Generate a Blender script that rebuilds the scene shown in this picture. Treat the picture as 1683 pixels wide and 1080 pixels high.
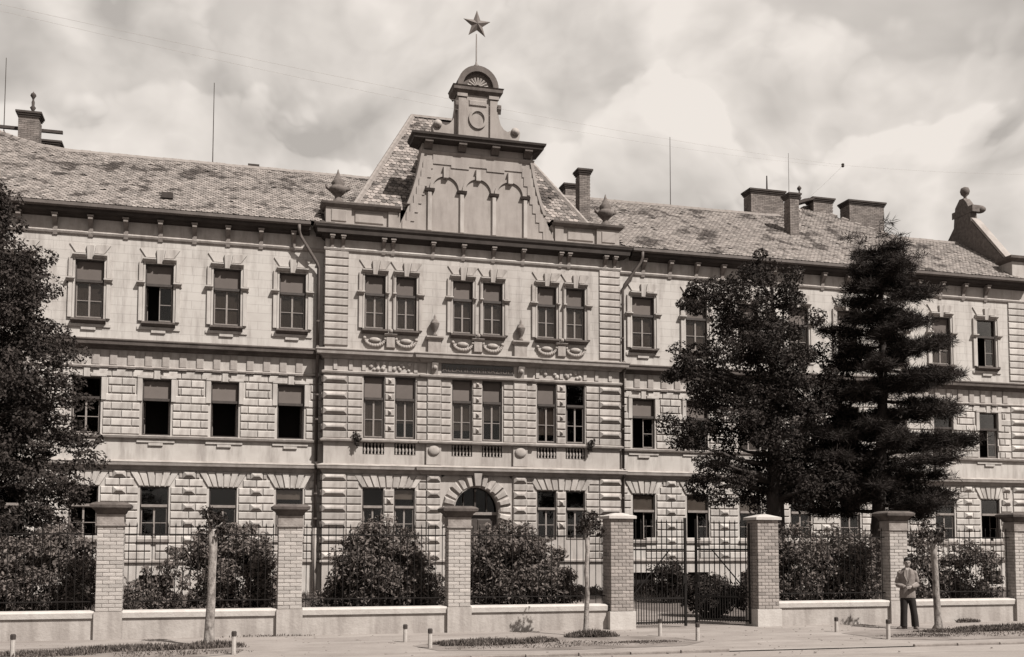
import bpy, math, random
import numpy as np
from mathutils import Vector, Matrix

# ------------------------------------------------------------------ camera, sky, sun, exposure
sc = bpy.context.scene
for o in list(bpy.data.objects):
    bpy.data.objects.remove(o, do_unlink=True)
col = sc.collection

YAW, PITCH, ROLL = 0.268, 0.066, -0.002
cam_d = bpy.data.cameras.new('camera')
cam = bpy.data.objects.new('camera', cam_d)
col.objects.link(cam)
cam_d.sensor_width = 36.0
cam_d.sensor_fit = 'HORIZONTAL'
cam_d.lens = 1750.0 / 1683.0 * 36.0
cam_d.shift_y = (778.3 - 540.0) / 1683.0
cam_d.clip_start = 0.1
cam_d.clip_end = 3000.0
fwd = Vector((math.sin(YAW) * math.cos(PITCH), math.cos(YAW) * math.cos(PITCH), math.sin(PITCH)))
rgt = Vector((math.cos(YAW), -math.sin(YAW), 0))
upv = rgt.cross(fwd)
cr, sr = math.cos(ROLL), math.sin(ROLL)
r2 = rgt * cr - upv * sr
u2 = rgt * sr + upv * cr
M = Matrix((r2, u2, -fwd)).transposed().to_4x4()
M.translation = Vector((-10.297, -43.0, 2.0))
cam.matrix_world = M
sc.camera = cam

SUN_EL, SUN_AZ = math.radians(51), math.radians(33)      # azimuth from the facade normal towards +X
to_sun = Vector((math.cos(SUN_EL) * math.sin(SUN_AZ), -math.cos(SUN_EL) * math.cos(SUN_AZ), math.sin(SUN_EL)))
sd = bpy.data.lights.new('sun', 'SUN')
sd.energy = 5.0
sd.angle = math.radians(0.6)
sd.color = (1.0, 0.962, 0.905)
sun = bpy.data.objects.new('sun', sd)
col.objects.link(sun)
sun.rotation_euler = (-to_sun).to_track_quat('-Z', 'Y').to_euler()

sc.view_settings.view_transform = 'Standard'
sc.view_settings.look = 'None'
sc.view_settings.gamma = 1.0
sc.view_settings.exposure = 0.9
sc.cycles.max_bounces = 6
sc.cycles.diffuse_bounces = 3
sc.cycles.transparent_max_bounces = 8

world = bpy.data.worlds.new('World')
sc.world = world
world.use_nodes = True
wt = world.node_tree
wt.nodes.clear()


def N(t, typ, **kw):
    n = t.nodes.new(typ)
    for k, v in kw.items():
        setattr(n, k, v)
    return n


def inp(n, **kw):
    for k, v in kw.items():
        n.inputs[k.replace('_', ' ')].default_value = v


def math_n(t, op, a, b=None, clamp=False):
    n = N(t, 'ShaderNodeMath', operation=op, use_clamp=clamp)
    for i, x in enumerate((a, b)):
        if x is None:
            continue
        if isinstance(x, (int, float)):
            n.inputs[i].default_value = x
        else:
            t.links.new(x, n.inputs[i])
    return n.outputs[0]


def build_world():
    t = wt
    out = N(t, 'ShaderNodeOutputWorld')
    bg = N(t, 'ShaderNodeBackground')
    t.links.new(bg.outputs[0], out.inputs[0])
    sky = N(t, 'ShaderNodeTexSky', sky_type='NISHITA')
    sky.sun_disc = False
    sky.sun_elevation = SUN_EL
    sky.sun_rotation = math.atan2(to_sun.x, to_sun.y)
    sky.dust_density = 3.0
    bw = N(t, 'ShaderNodeRGBToBW')
    t.links.new(sky.outputs[0], bw.inputs[0])
    skyv = math_n(t, 'MINIMUM', math_n(t, 'MULTIPLY', bw.outputs[0], 0.10), 0.62)
    skyv = math_n(t, 'MAXIMUM', skyv, 0.53)
    tc = N(t, 'ShaderNodeTexCoord')
    mp = N(t, 'ShaderNodeMapping')
    mp.inputs['Scale'].default_value = (1.0, 1.0, 1.35)
    mp.inputs['Location'].default_value = (2.9, 1.7, 0.7)
    t.links.new(tc.outputs['Generated'], mp.inputs[0])

    def noise(vec, scale, detail, rough, dist=0.0):
        n = N(t, 'ShaderNodeTexNoise')
        inp(n, Scale=scale, Detail=detail, Roughness=rough, Distortion=dist)
        t.links.new(vec, n.inputs['Vector'])
        return n.outputs['Fac']

    def mrange(v, a, b, c, d, smooth=True):
        n = N(t, 'ShaderNodeMapRange')
        if smooth:
            n.interpolation_type = 'SMOOTHSTEP'
        inp(n, From_Min=a, From_Max=b, To_Min=c, To_Max=d)
        t.links.new(v, n.inputs['Value'])
        return n.outputs[0]
    # cumulus: rounded billows (folded noise), lit from the upper right by comparing with a shifted copy
    def billow(vec, scale):
        tot = None
        for k, (f, a) in enumerate(((1.0, 0.62), (2.3, 0.28), (5.1, 0.14))):
            n = noise(vec, scale * f, 0.0 if k < 2 else 2.0, 0.5)
            q = math_n(t, 'MULTIPLY', math_n(t, 'ABSOLUTE', math_n(t, 'SUBTRACT', n, 0.5)), 2.0 * a * 2.2)
            tot = q if tot is None else math_n(t, 'ADD', tot, q)
        return tot
    warp = N(t, 'ShaderNodeTexNoise')
    inp(warp, Scale=3.0, Detail=1.0, Roughness=0.5)
    t.links.new(mp.outputs[0], warp.inputs['Vector'])
    wv = N(t, 'ShaderNodeVectorMath', operation='MULTIPLY_ADD')
    t.links.new(warp.outputs['Color'], wv.inputs[0])
    wv.inputs[1].default_value = (0.16, 0.16, 0.16)
    t.links.new(mp.outputs[0], wv.inputs[2])
    sh_ = N(t, 'ShaderNodeVectorMath', operation='ADD')
    sh_.inputs[1].default_value = (0.025, -0.005, 0.06)
    t.links.new(wv.outputs[0], sh_.inputs[0])
    b1, b2 = billow(wv.outputs[0], 6.0), billow(sh_.outputs[0], 6.0)
    sep = N(t, 'ShaderNodeSeparateXYZ')
    t.links.new(tc.outputs['Generated'], sep.inputs[0])
    soft = noise(mp.outputs[0], 3.0, 5.0, 0.55, 0.3)
    light = math_n(t, 'SUBTRACT', b1, b2)

    def fmix(f, a, b):
        m = N(t, 'ShaderNodeMix', data_type='FLOAT')
        t.links.new(f, m.inputs[0])
        t.links.new(a, m.inputs[2])
        t.links.new(b, m.inputs[3])
        return m.outputs[0]

    def bank(big_scale, edge, lo, hi, k, crisp):
        # a bank of cumulus that thickens towards the horizon; its top edge billows
        big = noise(mp.outputs[0], big_scale, 2.0, 0.5, 0.0)
        d = math_n(t, 'ADD', math_n(t, 'MULTIPLY', big, 0.9), math_n(t, 'MULTIPLY', b1, 0.30))
        d = math_n(t, 'ADD', d, math_n(t, 'MULTIPLY', math_n(t, 'SUBTRACT', edge, sep.outputs[2]), 2.6))
        m = mrange(d, 0.50, 0.50 + crisp, 0.0, 1.0)
        rim = mrange(d, 0.50, 0.95, 0.045, -0.02)
        c = math_n(t, 'ADD', mrange(soft, 0.34, 0.66, lo, hi), math_n(t, 'MULTIPLY', light, k))
        return m, math_n(t, 'ADD', c, rim)
    upper = math_n(t, 'MULTIPLY', math_n(t, 'ADD', skyv, mrange(soft, 0.35, 0.66, -0.12, 0.10)), 1.0)
    m1, c1 = bank(2.1, 0.435, 0.50, 0.67, 0.34, 0.07)
    m2, c2 = bank(3.3, 0.345, 0.61, 0.73, 0.34, 0.05)
    v = fmix(m1, upper, c1)
    v = fmix(m2, v, c2)
    v = math_n(t, 'MINIMUM', math_n(t, 'MAXIMUM', v, 0.46), 0.82)
    comb = N(t, 'ShaderNodeCombineColor')
    for i, k in enumerate((1.04, 0.965, 0.895)):
        t.links.new(math_n(t, 'MULTIPLY', v, k), comb.inputs[i])
    t.links.new(comb.outputs[0], bg.inputs[0])
    bg.inputs[1].default_value = 0.54


build_world()

# ------------------------------------------------------------------ helpers
rnd = random.Random(7)


def tint(v):
    """warm print tone: a linear grey value -> linear rgb"""
    v *= 0.66
    k = min(1.0, max(0.0, v) / 0.36) ** 0.5
    rg, gb = 1.29 - 0.22 * k, 1.13 - 0.07 * k
    return (v * 0.97 * rg, v * 0.97, v * 0.97 / gb, 1.0)


MATS = {}


def mat(name, v, v2=None, scale=4.0, rough=0.9, stretch=(1, 1, 1), bump=0.0, bscale=30.0, island=0.0, detail=5.0,
        spec=0.25, metal=0.0, thr=(0.35, 0.7), extra=None):
    if name in MATS:
        return MATS[name]
    m = bpy.data.materials.new(name)
    MATS[name] = m
    m.use_nodes = True
    t = m.node_tree
    b = t.nodes['Principled BSDF']
    b.inputs['Roughness'].default_value = rough
    b.inputs['Specular IOR Level'].default_value = spec
    b.inputs['Metallic'].default_value = metal
    v2 = v * 0.75 if v2 is None else v2
    tc = N(t, 'ShaderNodeTexCoord')
    mp = N(t, 'ShaderNodeMapping')
    mp.inputs['Scale'].default_value = stretch
    t.links.new(tc.outputs['Object'], mp.inputs[0])
    no = N(t, 'ShaderNodeTexNoise')
    inp(no, Scale=scale, Detail=detail, Roughness=0.62)
    t.links.new(mp.outputs[0], no.inputs['Vector'])
    mr = N(t, 'ShaderNodeMapRange')
    inp(mr, From_Min=thr[0], From_Max=thr[1])
    t.links.new(no.outputs['Fac'], mr.inputs[0])
    mx = N(t, 'ShaderNodeMix', data_type='RGBA')
    t.links.new(mr.outputs[0], mx.inputs[0])
    mx.inputs[6].default_value = tint(v)
    mx.inputs[7].default_value = tint(v2)
    colr = mx.outputs[2]
    if extra:
        colr = extra(t, tc, colr)
    if island:
        g = N(t, 'ShaderNodeNewGeometry')
        oi = N(t, 'ShaderNodeObjectInfo')
        s = math_n(t, 'FRACT', math_n(t, 'ADD', g.outputs['Random Per Island'], oi.outputs['Random']))
        f = math_n(t, 'ADD', math_n(t, 'MULTIPLY', s, 2 * island), 1 - island)
        ml = N(t, 'ShaderNodeVectorMath', operation='SCALE')
        t.links.new(colr, ml.inputs[0])
        t.links.new(f, ml.inputs['Scale'])
        colr = ml.outputs[0]
    t.links.new(colr, b.inputs['Base Color'])
    if bump:
        n2 = N(t, 'ShaderNodeTexNoise')
        inp(n2, Scale=bscale, Detail=6.0, Roughness=0.6)
        t.links.new(tc.outputs['Object'], n2.inputs['Vector'])
        bp = N(t, 'ShaderNodeBump')
        bp.inputs['Strength'].default_value = bump
        bp.inputs['Distance'].default_value = 0.03
        t.links.new(n2.outputs['Fac'], bp.inputs['Height'])
        t.links.new(bp.outputs[0], b.inputs['Normal'])
    return m


class MB:
    def __init__(s):
        s.v, s.f = [], []

    def add(s, vs, fs):
        o = len(s.v)
        s.v += [tuple(p) for p in vs]
        s.f += [tuple(i + o for i in f) for f in fs]
        return s

    def box(s, x0, x1, y0, y1, z0, z1):
        return s.add([(x0, y0, z0), (x1, y0, z0), (x1, y1, z0), (x0, y1, z0), (x0, y0, z1), (x1, y0, z1), (x1, y1, z1), (x0, y1, z1)],
                     [(0, 3, 2, 1), (4, 5, 6, 7), (0, 1, 5, 4), (1, 2, 6, 5), (2, 3, 7, 6), (3, 0, 4, 7)])

    def frustum(s, x0, x1, z0, z1, yb, yf, c, cz=None, ym=None):
        """block with a raised front: back at yb, edge at ym, front face at yf inset by c (cz vertically)"""
        cz = c if cz is None else cz
        ym = yb if ym is None else ym
        vs = [(x0, yb, z0), (x1, yb, z0), (x1, yb, z1), (x0, yb, z1), (x0, ym, z0), (x1, ym, z0), (x1, ym, z1), (x0, ym, z1),
              (x0 + c, yf, z0 + cz), (x1 - c, yf, z0 + cz), (x1 - c, yf, z1 - cz), (x0 + c, yf, z1 - cz)]
        fs = [(8, 9, 10, 11), (4, 5, 9, 8), (5, 6, 10, 9), (6, 7, 11, 10), (7, 4, 8, 11)]
        if ym != yb:
            fs += [(0, 1, 5, 4), (1, 2, 6, 5), (2, 3, 7, 6), (3, 0, 4, 7)]
            return s.add(vs, fs)
        vs = vs[4:]
        return s.add(vs, [tuple(i - 4 for i in f) for f in fs])

    def prism(s, poly, y0, y1):
        """polygon in xz (counter-clockwise seen from -y) extruded from y0 (front) to y1"""
        n = len(poly)
        vs = [(x, y0, z) for x, z in poly] + [(x, y1, z) for x, z in poly]
        fs = [tuple(range(n)), tuple(range(2 * n - 1, n - 1, -1))]
        fs += [(i, i + n, (i + 1) % n + n, (i + 1) % n) for i in range(n)]
        return s.add(vs, fs)

    def prism_x(s, poly, x0, x1):
        """polygon in yz extruded along x"""
        n = len(poly)
        vs = [(x0, y, z) for y, z in poly] + [(x1, y, z) for y, z in poly]
        fs = [tuple(range(n - 1, -1, -1)), tuple(range(n, 2 * n))]
        fs += [(i, (i + 1) % n, (i + 1) % n + n, i + n) for i in range(n)]
        return s.add(vs, fs)

    def lathe(s, prof, cx=0, cy=0, n=12, sy=1.0):
        """prof: (radius, z) bottom to top"""
        o = []
        for r, z in prof:
            o += [(cx + r * math.cos(2 * math.pi * k / n), cy + sy * r * math.sin(2 * math.pi * k / n), z) for k in range(n)]
        fs = []
        for i in range(len(prof) - 1):
            for k in range(n):
                a, b = i * n + k, i * n + (k + 1) % n
                fs.append((a, b, b + n, a + n))
        fs.append(tuple(range(n - 1, -1, -1)))
        fs.append(tuple(range((len(prof) - 1) * n, len(prof) * n)))
        return s.add(o, fs)

    def tube(s, pts, rad, n=6):
        """swept tube with one radius or a radius per point"""
        if isinstance(rad, (int, float)):
            rad = [rad] * len(pts)
        pts = [Vector(p) for p in pts]
        o = []
        for i, p in enumerate(pts):
            d = (pts[min(i + 1, len(pts) - 1)] - pts[max(i - 1, 0)]).normalized()
            a = d.orthogonal().normalized() if abs(d.z) > 0.95 else d.cross(Vector((0, 0, 1))).normalized()
            if abs(d.z) > 0.95:
                a = (Vector((1, 0, 0)) - d * d.x).normalized()
            b = d.cross(a)
            o += [tuple(p + (a * math.cos(2 * math.pi * k / n) + b * math.sin(2 * math.pi * k / n)) * rad[i]) for k in range(n)]
        fs = []
        for i in range(len(pts) - 1):
            for k in range(n):
                q, w = i * n + k, i * n + (k + 1) % n
                fs.append((q, w, w + n, q + n))
        fs.append(tuple(range(n - 1, -1, -1)))
        fs.append(tuple(range((len(pts) - 1) * n, len(pts) * n)))
        return s.add(o, fs)

    def sweep(s, path, prof):
        """closed profile [(offset outwards, z)] carried along an xy path with mitred corners; outwards is right of travel"""
        n = len(prof)
        o = []
        for i, p in enumerate(path):
            p = Vector(p)
            ds = []
            if i > 0:
                ds.append((p - Vector(path[i - 1])).normalized())
            if i < len(path) - 1:
                ds.append((Vector(path[i + 1]) - p).normalized())
            ns = [Vector((d.y, -d.x)) for d in ds]
            nn = sum(ns, Vector((0, 0))).normalized()
            k = 1.0 / max(0.3, nn.dot(ns[0]))
            for off, z in prof:
                q = p + nn * (off * k)
                o.append((q.x, q.y, z))
        fs = []
        for i in range(len(path) - 1):
            for k in range(n):
                a, b = i * n + k, i * n + (k + 1) % n
                fs.append((a, a + n, b + n, b))
        fs.append(tuple(range(n)))
        fs.append(tuple(range((len(path) - 1) * n, len(path) * n))[::-1])
        return s.add(o, fs)

    def ball(s, c, r, n=10, m=7, sx=1, sy=1, sz=1):
        o, fs = [], []
        for i in range(m + 1):
            a = -math.pi / 2 + math.pi * i / m
            for k in range(n):
                b = 2 * math.pi * k / n
                o.append((c[0] + r * sx * math.cos(a) * math.cos(b), c[1] + r * sy * math.cos(a) * math.sin(b), c[2] + r * sz * math.sin(a)))
        for i in range(m):
            for k in range(n):
                p, q = i * n + k, i * n + (k + 1) % n
                fs.append((p, q, q + n, p + n))
        return s.add(o, fs)

    def mesh(s, name, m=None, smooth=False):
        me = bpy.data.meshes.new(name)
        me.from_pydata(s.v, [], s.f)
        if m:
            me.materials.append(m)
        if smooth:
            me.polygons.foreach_set('use_smooth', [True] * len(me.polygons))
        me.update()
        return me

    def build(s, name, m, parent=None, loc=(0, 0, 0), smooth=False):
        return link(name, s.mesh(name, m, smooth), parent, loc)


def link(name, me, parent=None, loc=(0, 0, 0)):
    o = bpy.data.objects.new(name, me)
    col.objects.link(o)
    o.location = loc
    if parent is not None:
        o.parent = parent
    return o


def thing(name, label, cat, loc=(0, 0, 0), rz=0.0, group=None):
    o = bpy.data.objects.new(name, None)
    col.objects.link(o)
    o.empty_display_size = 0.2
    o.location = loc
    o.rotation_euler = (0, 0, rz)
    return tag(o, label, cat, group)


def tag(o, label=None, cat=None, group=None, kind=None):
    if label:
        o['label'] = label
    if cat:
        o['category'] = cat
    if group:
        o['group'] = group
    if kind:
        o['kind'] = kind
    return o


# ------------------------------------------------------------------ materials
def streaks(t, tc, c):
    """rain streaks and soot on plaster"""
    mp = N(t, 'ShaderNodeMapping')
    mp.inputs['Scale'].default_value = (1.9, 1.9, 0.30)
    t.links.new(tc.outputs['Object'], mp.inputs[0])
    n = N(t, 'ShaderNodeTexNoise')
    inp(n, Scale=1.6, Detail=6.0, Roughness=0.65)
    t.links.new(mp.outputs[0], n.inputs['Vector'])
    r = N(t, 'ShaderNodeMapRange')
    inp(r, From_Min=0.47, From_Max=0.76, To_Min=0.0, To_Max=0.68)
    t.links.new(n.outputs['Fac'], r.inputs[0])
    x = N(t, 'ShaderNodeMix', data_type='RGBA')
    t.links.new(r.outputs[0], x.inputs[0])
    t.links.new(c, x.inputs[6])
    x.inputs[7].default_value = tint(0.17)
    return x.outputs[2]


def ashlar(t, tc, c):
    """hairline joints scored in the smooth plaster of the top storey"""
    c = streaks(t, tc, c)
    mp = N(t, 'ShaderNodeMapping')
    mp.inputs['Rotation'].default_value = (math.radians(-90), 0, 0)
    t.links.new(tc.outputs['Object'], mp.inputs[0])
    b = N(t, 'ShaderNodeTexBrick')
    inp(b, Scale=1.0, Mortar_Size=0.012, Mortar_Smooth=0.1, Brick_Width=1.28, Row_Height=0.34)
    b.inputs['Color1'].default_value = (1, 1, 1, 1)
    b.inputs['Color2'].default_value = (0.96, 0.96, 0.96, 1)
    b.inputs['Mortar'].default_value = (0.78, 0.78, 0.78, 1)
    t.links.new(mp.outputs[0], b.inputs['Vector'])
    x = N(t, 'ShaderNodeMix', data_type='RGBA', blend_type='MULTIPLY')
    x.inputs[0].default_value = 1.0
    t.links.new(c, x.inputs[6])
    t.links.new(b.outputs['Color'], x.inputs[7])
    return x.outputs[2]


def moss(t, tc, c):
    n = N(t, 'ShaderNodeTexNoise')
    inp(n, Scale=0.75, Detail=8.0, Roughness=0.74)
    t.links.new(tc.outputs['Object'], n.inputs['Vector'])
    r = N(t, 'ShaderNodeMapRange')
    inp(r, From_Min=0.525, From_Max=0.58, To_Min=0.0, To_Max=0.92)
    t.links.new(n.outputs['Fac'], r.inputs[0])
    x = N(t, 'ShaderNodeMix', data_type='RGBA')
    t.links.new(r.outputs[0], x.inputs[0])
    t.links.new(c, x.inputs[6])
    x.inputs[7].default_value = tint(0.06)
    return x.outputs[2]


def dusty(t, tc, c):
    """grit, damp blotches and swept dust on the unpaved walk"""
    for scale, lo, hi, amt, dark, st in ((34.0, .60, .72, .55, .10, (1, 1, 1)), (1.3, .50, .66, .55, .16, (.45, 1.2, 1)), (6.0, .56, .70, .4, .15, (1, 1, 1)), (0.9, .52, .7, .4, .44, (.3, 1.6, 1))):
        mp = N(t, 'ShaderNodeMapping')
        mp.inputs['Scale'].default_value = st
        mp.inputs['Location'].default_value = (scale, 2.0, 0)
        t.links.new(tc.outputs['Object'], mp.inputs[0])
        n = N(t, 'ShaderNodeTexNoise')
        inp(n, Scale=scale, Detail=7.0, Roughness=0.68)
        t.links.new(mp.outputs[0], n.inputs['Vector'])
        r = N(t, 'ShaderNodeMapRange')
        inp(r, From_Min=lo, From_Max=hi, To_Min=0.0, To_Max=amt)
        t.links.new(n.outputs['Fac'], r.inputs[0])
        x = N(t, 'ShaderNodeMix', data_type='RGBA')
        t.links.new(r.outputs[0], x.inputs[0])
        t.links.new(c, x.inputs[6])
        x.inputs[7].default_value = tint(dark)
        c = x.outputs[2]
    return c


PL = mat('plaster_wing', 0.514, 0.434, 1.6, bump=0.15, extra=streaks)
PLA = mat('plaster_ashlar', 0.532, 0.462, 1.2, bump=0.1, extra=ashlar)
PLB = mat('plaster_blocks', 0.525, 0.410, 2.2, bump=0.2, bscale=22, island=0.14, extra=streaks)
PLR = mat('plaster_pavilion', 0.450, 0.359, 1.6, bump=0.2, extra=streaks)
PLRA = mat('plaster_pavilion_ashlar', 0.480, 0.399, 1.2, bump=0.1, extra=ashlar)
PLRB = mat('plaster_pavilion_blocks', 0.457, 0.335, 2.6, bump=0.25, bscale=22, island=0.16, extra=streaks)
GAB = mat('plaster_gable', 0.345, 0.278, 1.4, bump=0.15, extra=streaks)
TRIM = mat('stone_trim', 0.403, 0.269, 2.5, bump=0.2, extra=streaks)
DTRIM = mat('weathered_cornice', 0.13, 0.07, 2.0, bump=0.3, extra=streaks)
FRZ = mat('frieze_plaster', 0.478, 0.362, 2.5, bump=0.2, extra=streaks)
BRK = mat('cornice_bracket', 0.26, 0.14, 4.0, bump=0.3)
DSOFFIT = mat('shaded_soffit', 0.06, 0.035, 2.0)  # shade under the cornices put into the colour; roof sheets and vents share it
ZINC = mat('zinc_gutter', 0.13, 0.08, 3.0, rough=0.6)
ZINCL = mat('pale_zinc_flashing', 0.42, 0.3, 3.0, rough=0.55)
TILE = mat('roof_tile', 0.324, 0.216, 5.0, island=0.30, bump=0.2, extra=moss)
TILE2 = mat('pavilion_tile', 0.25, 0.14, 5.0, island=0.55, bump=0.2, extra=moss)
RIDGE = mat('ridge_tile', 0.32, 0.2, 4.0, bump=0.2)
CHIM = mat('chimney_brick', 0.22, 0.12, 3.0, island=0.22, bump=0.3)
CHIMD = mat('chimney_cap', 0.07, 0.04, 3.0)
MORT = mat('mortar', 0.26, 0.18, 8.0, bump=0.3)
BRICK = mat('pale_brick', 0.45, 0.34, 9.0, island=0.16, bump=0.4, bscale=40)
BRICK2 = mat('gate_brick', 0.33, 0.2, 9.0, island=0.22, bump=0.4, bscale=40)
CONC = mat('cement_plinth', 0.42, 0.33, 3.0, bump=0.3, bscale=18, extra=streaks)
COPE = mat('coping_stone', 0.516, 0.413, 4.0, bump=0.3, bscale=18)
CAPM = mat('pillar_cap', 0.11, 0.05, 5.0, bump=0.4, extra=streaks)
NECK = mat('pillar_neck', 0.3, 0.16, 7.0, bump=0.3, extra=streaks)
IRON = mat('wrought_iron', 0.012, 0.008, 9.0, rough=0.7, spec=0.15)
WOODD = mat('dark_sash', 0.06, 0.04, 8.0, rough=0.6)
WOODL = mat('pale_sash', 0.27, 0.19, 8.0, rough=0.6)
BLIND = mat('roller_blind', 0.135, 0.115, 2.0, island=.14)
CURT = mat('drawn_curtain', 0.15, 0.1, 3.0, island=.25, stretch=(14, 1, 0.5))
PALEB = mat('pale_blind', 0.36, 0.3, 3.0)
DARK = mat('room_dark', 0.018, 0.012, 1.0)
DOOR = mat('oak_door', 0.06, 0.04, 6.0, rough=0.55)
SIGN = mat('sign_glass', 0.035, 0.022, 3.0, rough=0.25, spec=0.5)
LETT = mat('sign_letters', 0.15, 0.10, 3.0)
STARM = mat('star_metal', 0.16, 0.11, 3.0, rough=0.5)
URNM = mat('grey_urn', 0.22, 0.12, 6.0, bump=0.3)
SHADE = mat('urn_stone_flank_shade', 0.16, 0.08, 6.0, bump=0.3)  # the urns' own grey; on the flank gable it paints in shade
PAVE = mat('dusty_pavement', 0.285, 0.214, 0.7, bump=0.3, bscale=8, detail=9, extra=dusty)
ROAD = mat('dusty_road', 0.294, 0.228, 0.5, stretch=(0.25, 2, 1), bump=0.2, bscale=10, detail=9, extra=dusty)
SOIL = mat('bare_soil', 0.23, 0.13, 1.1, bump=0.5, bscale=9, detail=10, thr=(0.4, 0.62))
KERB = mat('kerb_stone', 0.26, 0.16, 3.0, bump=0.3)
LAWN = mat('garden_ground', 0.13, 0.07, 1.2, bump=0.4, bscale=9)
GPATH = mat('garden_path', 0.24, 0.15, 1.5, bump=0.3)
POSTW = mat('white_post', 0.46, 0.32, 6.0, bump=0.2)
POSTD = mat('dark_post_top', 0.06, 0.03, 6.0)
BARK = mat('dark_bark', 0.05, 0.025, 6.0, stretch=(4, 4, 0.7), bump=0.6)
BARKL = mat('pale_bark', 0.36, 0.06, 7.0, stretch=(2, 2, 0.8), bump=0.5)
BARKS = mat('shrub_bark', 0.12, 0.06, 9.0)


def leafmat(name, v, isl, transl=0.18):
    m = mat(name, v, v * 0.7, 1.5, rough=0.8, island=isl, spec=0.12)
    t = m.node_tree
    b = t.nodes['Principled BSDF']
    out = t.nodes['Material Output']
    tr = N(t, 'ShaderNodeBsdfTranslucent')
    src = b.inputs['Base Color'].links[0].from_socket
    t.links.new(src, tr.inputs[0])
    mx = N(t, 'ShaderNodeMixShader')
    mx.inputs[0].default_value = transl
    t.links.new(b.outputs[0], mx.inputs[1])
    t.links.new(tr.outputs[0], mx.inputs[2])
    t.links.new(mx.outputs[0], out.inputs[0])
    return m


LEAF_T = leafmat('tree_leaf', 0.040, 0.40)
LEAF_L = leafmat('side_tree_leaf', 0.050, 0.40)
NEEDLE = leafmat('pine_needle', 0.036, 0.4)
LEAF_B = leafmat('shrub_leaf', 0.14, 0.5)
GRASS = leafmat('grass_blade', 0.15, 0.5)


def glass():
    m = bpy.data.materials.new('window_glass')
    m.use_nodes = True
    t = m.node_tree
    t.nodes.clear()
    out = N(t, 'ShaderNodeOutputMaterial')
    tr = N(t, 'ShaderNodeBsdfTransparent')
    tr.inputs[0].default_value = (0.86, 0.84, 0.82, 1)
    gl = N(t, 'ShaderNodeBsdfGlossy')
    gl.inputs['Roughness'].default_value = 0.03
    fr = N(t, 'ShaderNodeFresnel')
    fr.inputs[0].default_value = 1.5
    tc = N(t, 'ShaderNodeTexCoord')
    no = N(t, 'ShaderNodeTexNoise')
    inp(no, Scale=1.3, Detail=1.0)
    t.links.new(tc.outputs['Object'], no.inputs['Vector'])
    bp = N(t, 'ShaderNodeBump')
    bp.inputs['Strength'].default_value = 0.12
    t.links.new(no.outputs['Fac'], bp.inputs['Height'])
    t.links.new(bp.outputs[0], gl.inputs['Normal'])
    mx = N(t, 'ShaderNodeMixShader')
    t.links.new(math_n(t, 'ADD', math_n(t, 'MULTIPLY', fr.outputs[0], 0.7), 0.0), mx.inputs[0])
    t.links.new(tr.outputs[0], mx.inputs[1])
    t.links.new(gl.outputs[0], mx.inputs[2])
    t.links.new(mx.outputs[0], out.inputs[0])
    return m


GLASS = glass()

# ------------------------------------------------------------------ ground
FY = -19.1                      # fence line


def sheet(name, x0, x1, y0, y1, z, m, nx=1, ny=1, jit=0.0):
    b = MB()
    for j in range(ny + 1):
        for i in range(nx + 1):
            b.v.append((x0 + (x1 - x0) * i / nx, y0 + (y1 - y0) * j / ny, z + rnd.uniform(-jit, jit)))
    for j in range(ny):
        for i in range(nx):
            a = j * (nx + 1) + i
            b.f.append((a, a + 1, a + nx + 2, a + nx + 1))
    return tag(b.build(name, m), kind='structure')


sheet('ground', -1500, 1500, -1500, 1500, -0.03, LAWN)
sheet('road', -300, 300, -40, -24.6, -0.018, ROAD, 1, 1)
sheet('pavement', -300, 300, -24.6, FY + 0.2, 0.0, PAVE, 1, 1)
gp = MB()
gp.add([(-0.75, FY + 0.2, 0.0), (2.2, FY + 0.2, 0.0), (2.4, -14, 0.0), (1.6, -6, 0.0), (1.4, 0.0, 0.0), (-1.4, 0.0, 0.0), (-1.2, -6, 0.0), (-0.6, -14, 0.0)],
       [(0, 1, 2, 7), (7, 2, 3, 6), (6, 3, 4, 5)])
tag(gp.build('garden_path', GPATH), kind='structure')
# low kerb stones along the road edge
kb = thing('kerb', None, None)
tag(kb, kind='structure')
kmesh = MB().frustum(-0.49, 0.49, -0.06, 0.035, 0.0, -0.06, 0.012, ym=-0.05).mesh('kerb_stone', KERB)
for k in range(-22, 24):
    if -0.9 < k * 1.0 + 0.5 < 3.3:
        continue
    o = link('kerb_stone', kmesh, kb, (k * 1.0 + 0.5, -24.58 + rnd.uniform(-.008, .008), rnd.uniform(-0.006, 0.006)))
    o.rotation_euler = (0, 0, rnd.uniform(-0.008, 0.008))


def strip(name, poly):
    b = MB()
    n = len(poly)
    b.add([(x, y, 0.006) for x, y in poly], [tuple(range(n))])
    return tag(b.build(name, SOIL), kind='structure')


strip('soil_strip', [(-60, -23.5), (-10.6, -23.3), (-9.95, -22.9), (-9.8, -22.2), (-10.2, -21.3), (-11, -20.95), (-60, -20.9)])
strip('soil_strip', [(-6.3, -23.3), (-4, -23.7), (-1.4, -23.5), (-0.6, -22.7), (-0.8, -21.7), (-1.4, -21.2), (-4, -20.9), (-5.8, -21.4), (-6.6, -22.2)])
strip('soil_strip', [(3.35, -23.2), (4.4, -23.7), (60, -23.6), (60, -20.95), (6, -20.95), (4, -21.2), (3.3, -21.6)])

# ------------------------------------------------------------------ the school building
B = thing('school_building', 'long three-storey school building of pale rusticated plaster with central gable and star', 'building')
WY, RX = 0.4, 6.33              # wing wall plane, half width of the central pavilion
XE = 27.9                       # half length of the front
WW, WS, WA = 0.528, 2.563, 7.614
RR, RD, RC = 0.429, 0.645, 3.677
LEFT = [-(WA + WS * k) for k in range(5)]
RIGHT = [WA + WS * k for k in range(8)]
RISX = [-RC - RD, -RC + RD, -RD, RD, RC - RD, RC + RD]


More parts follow.
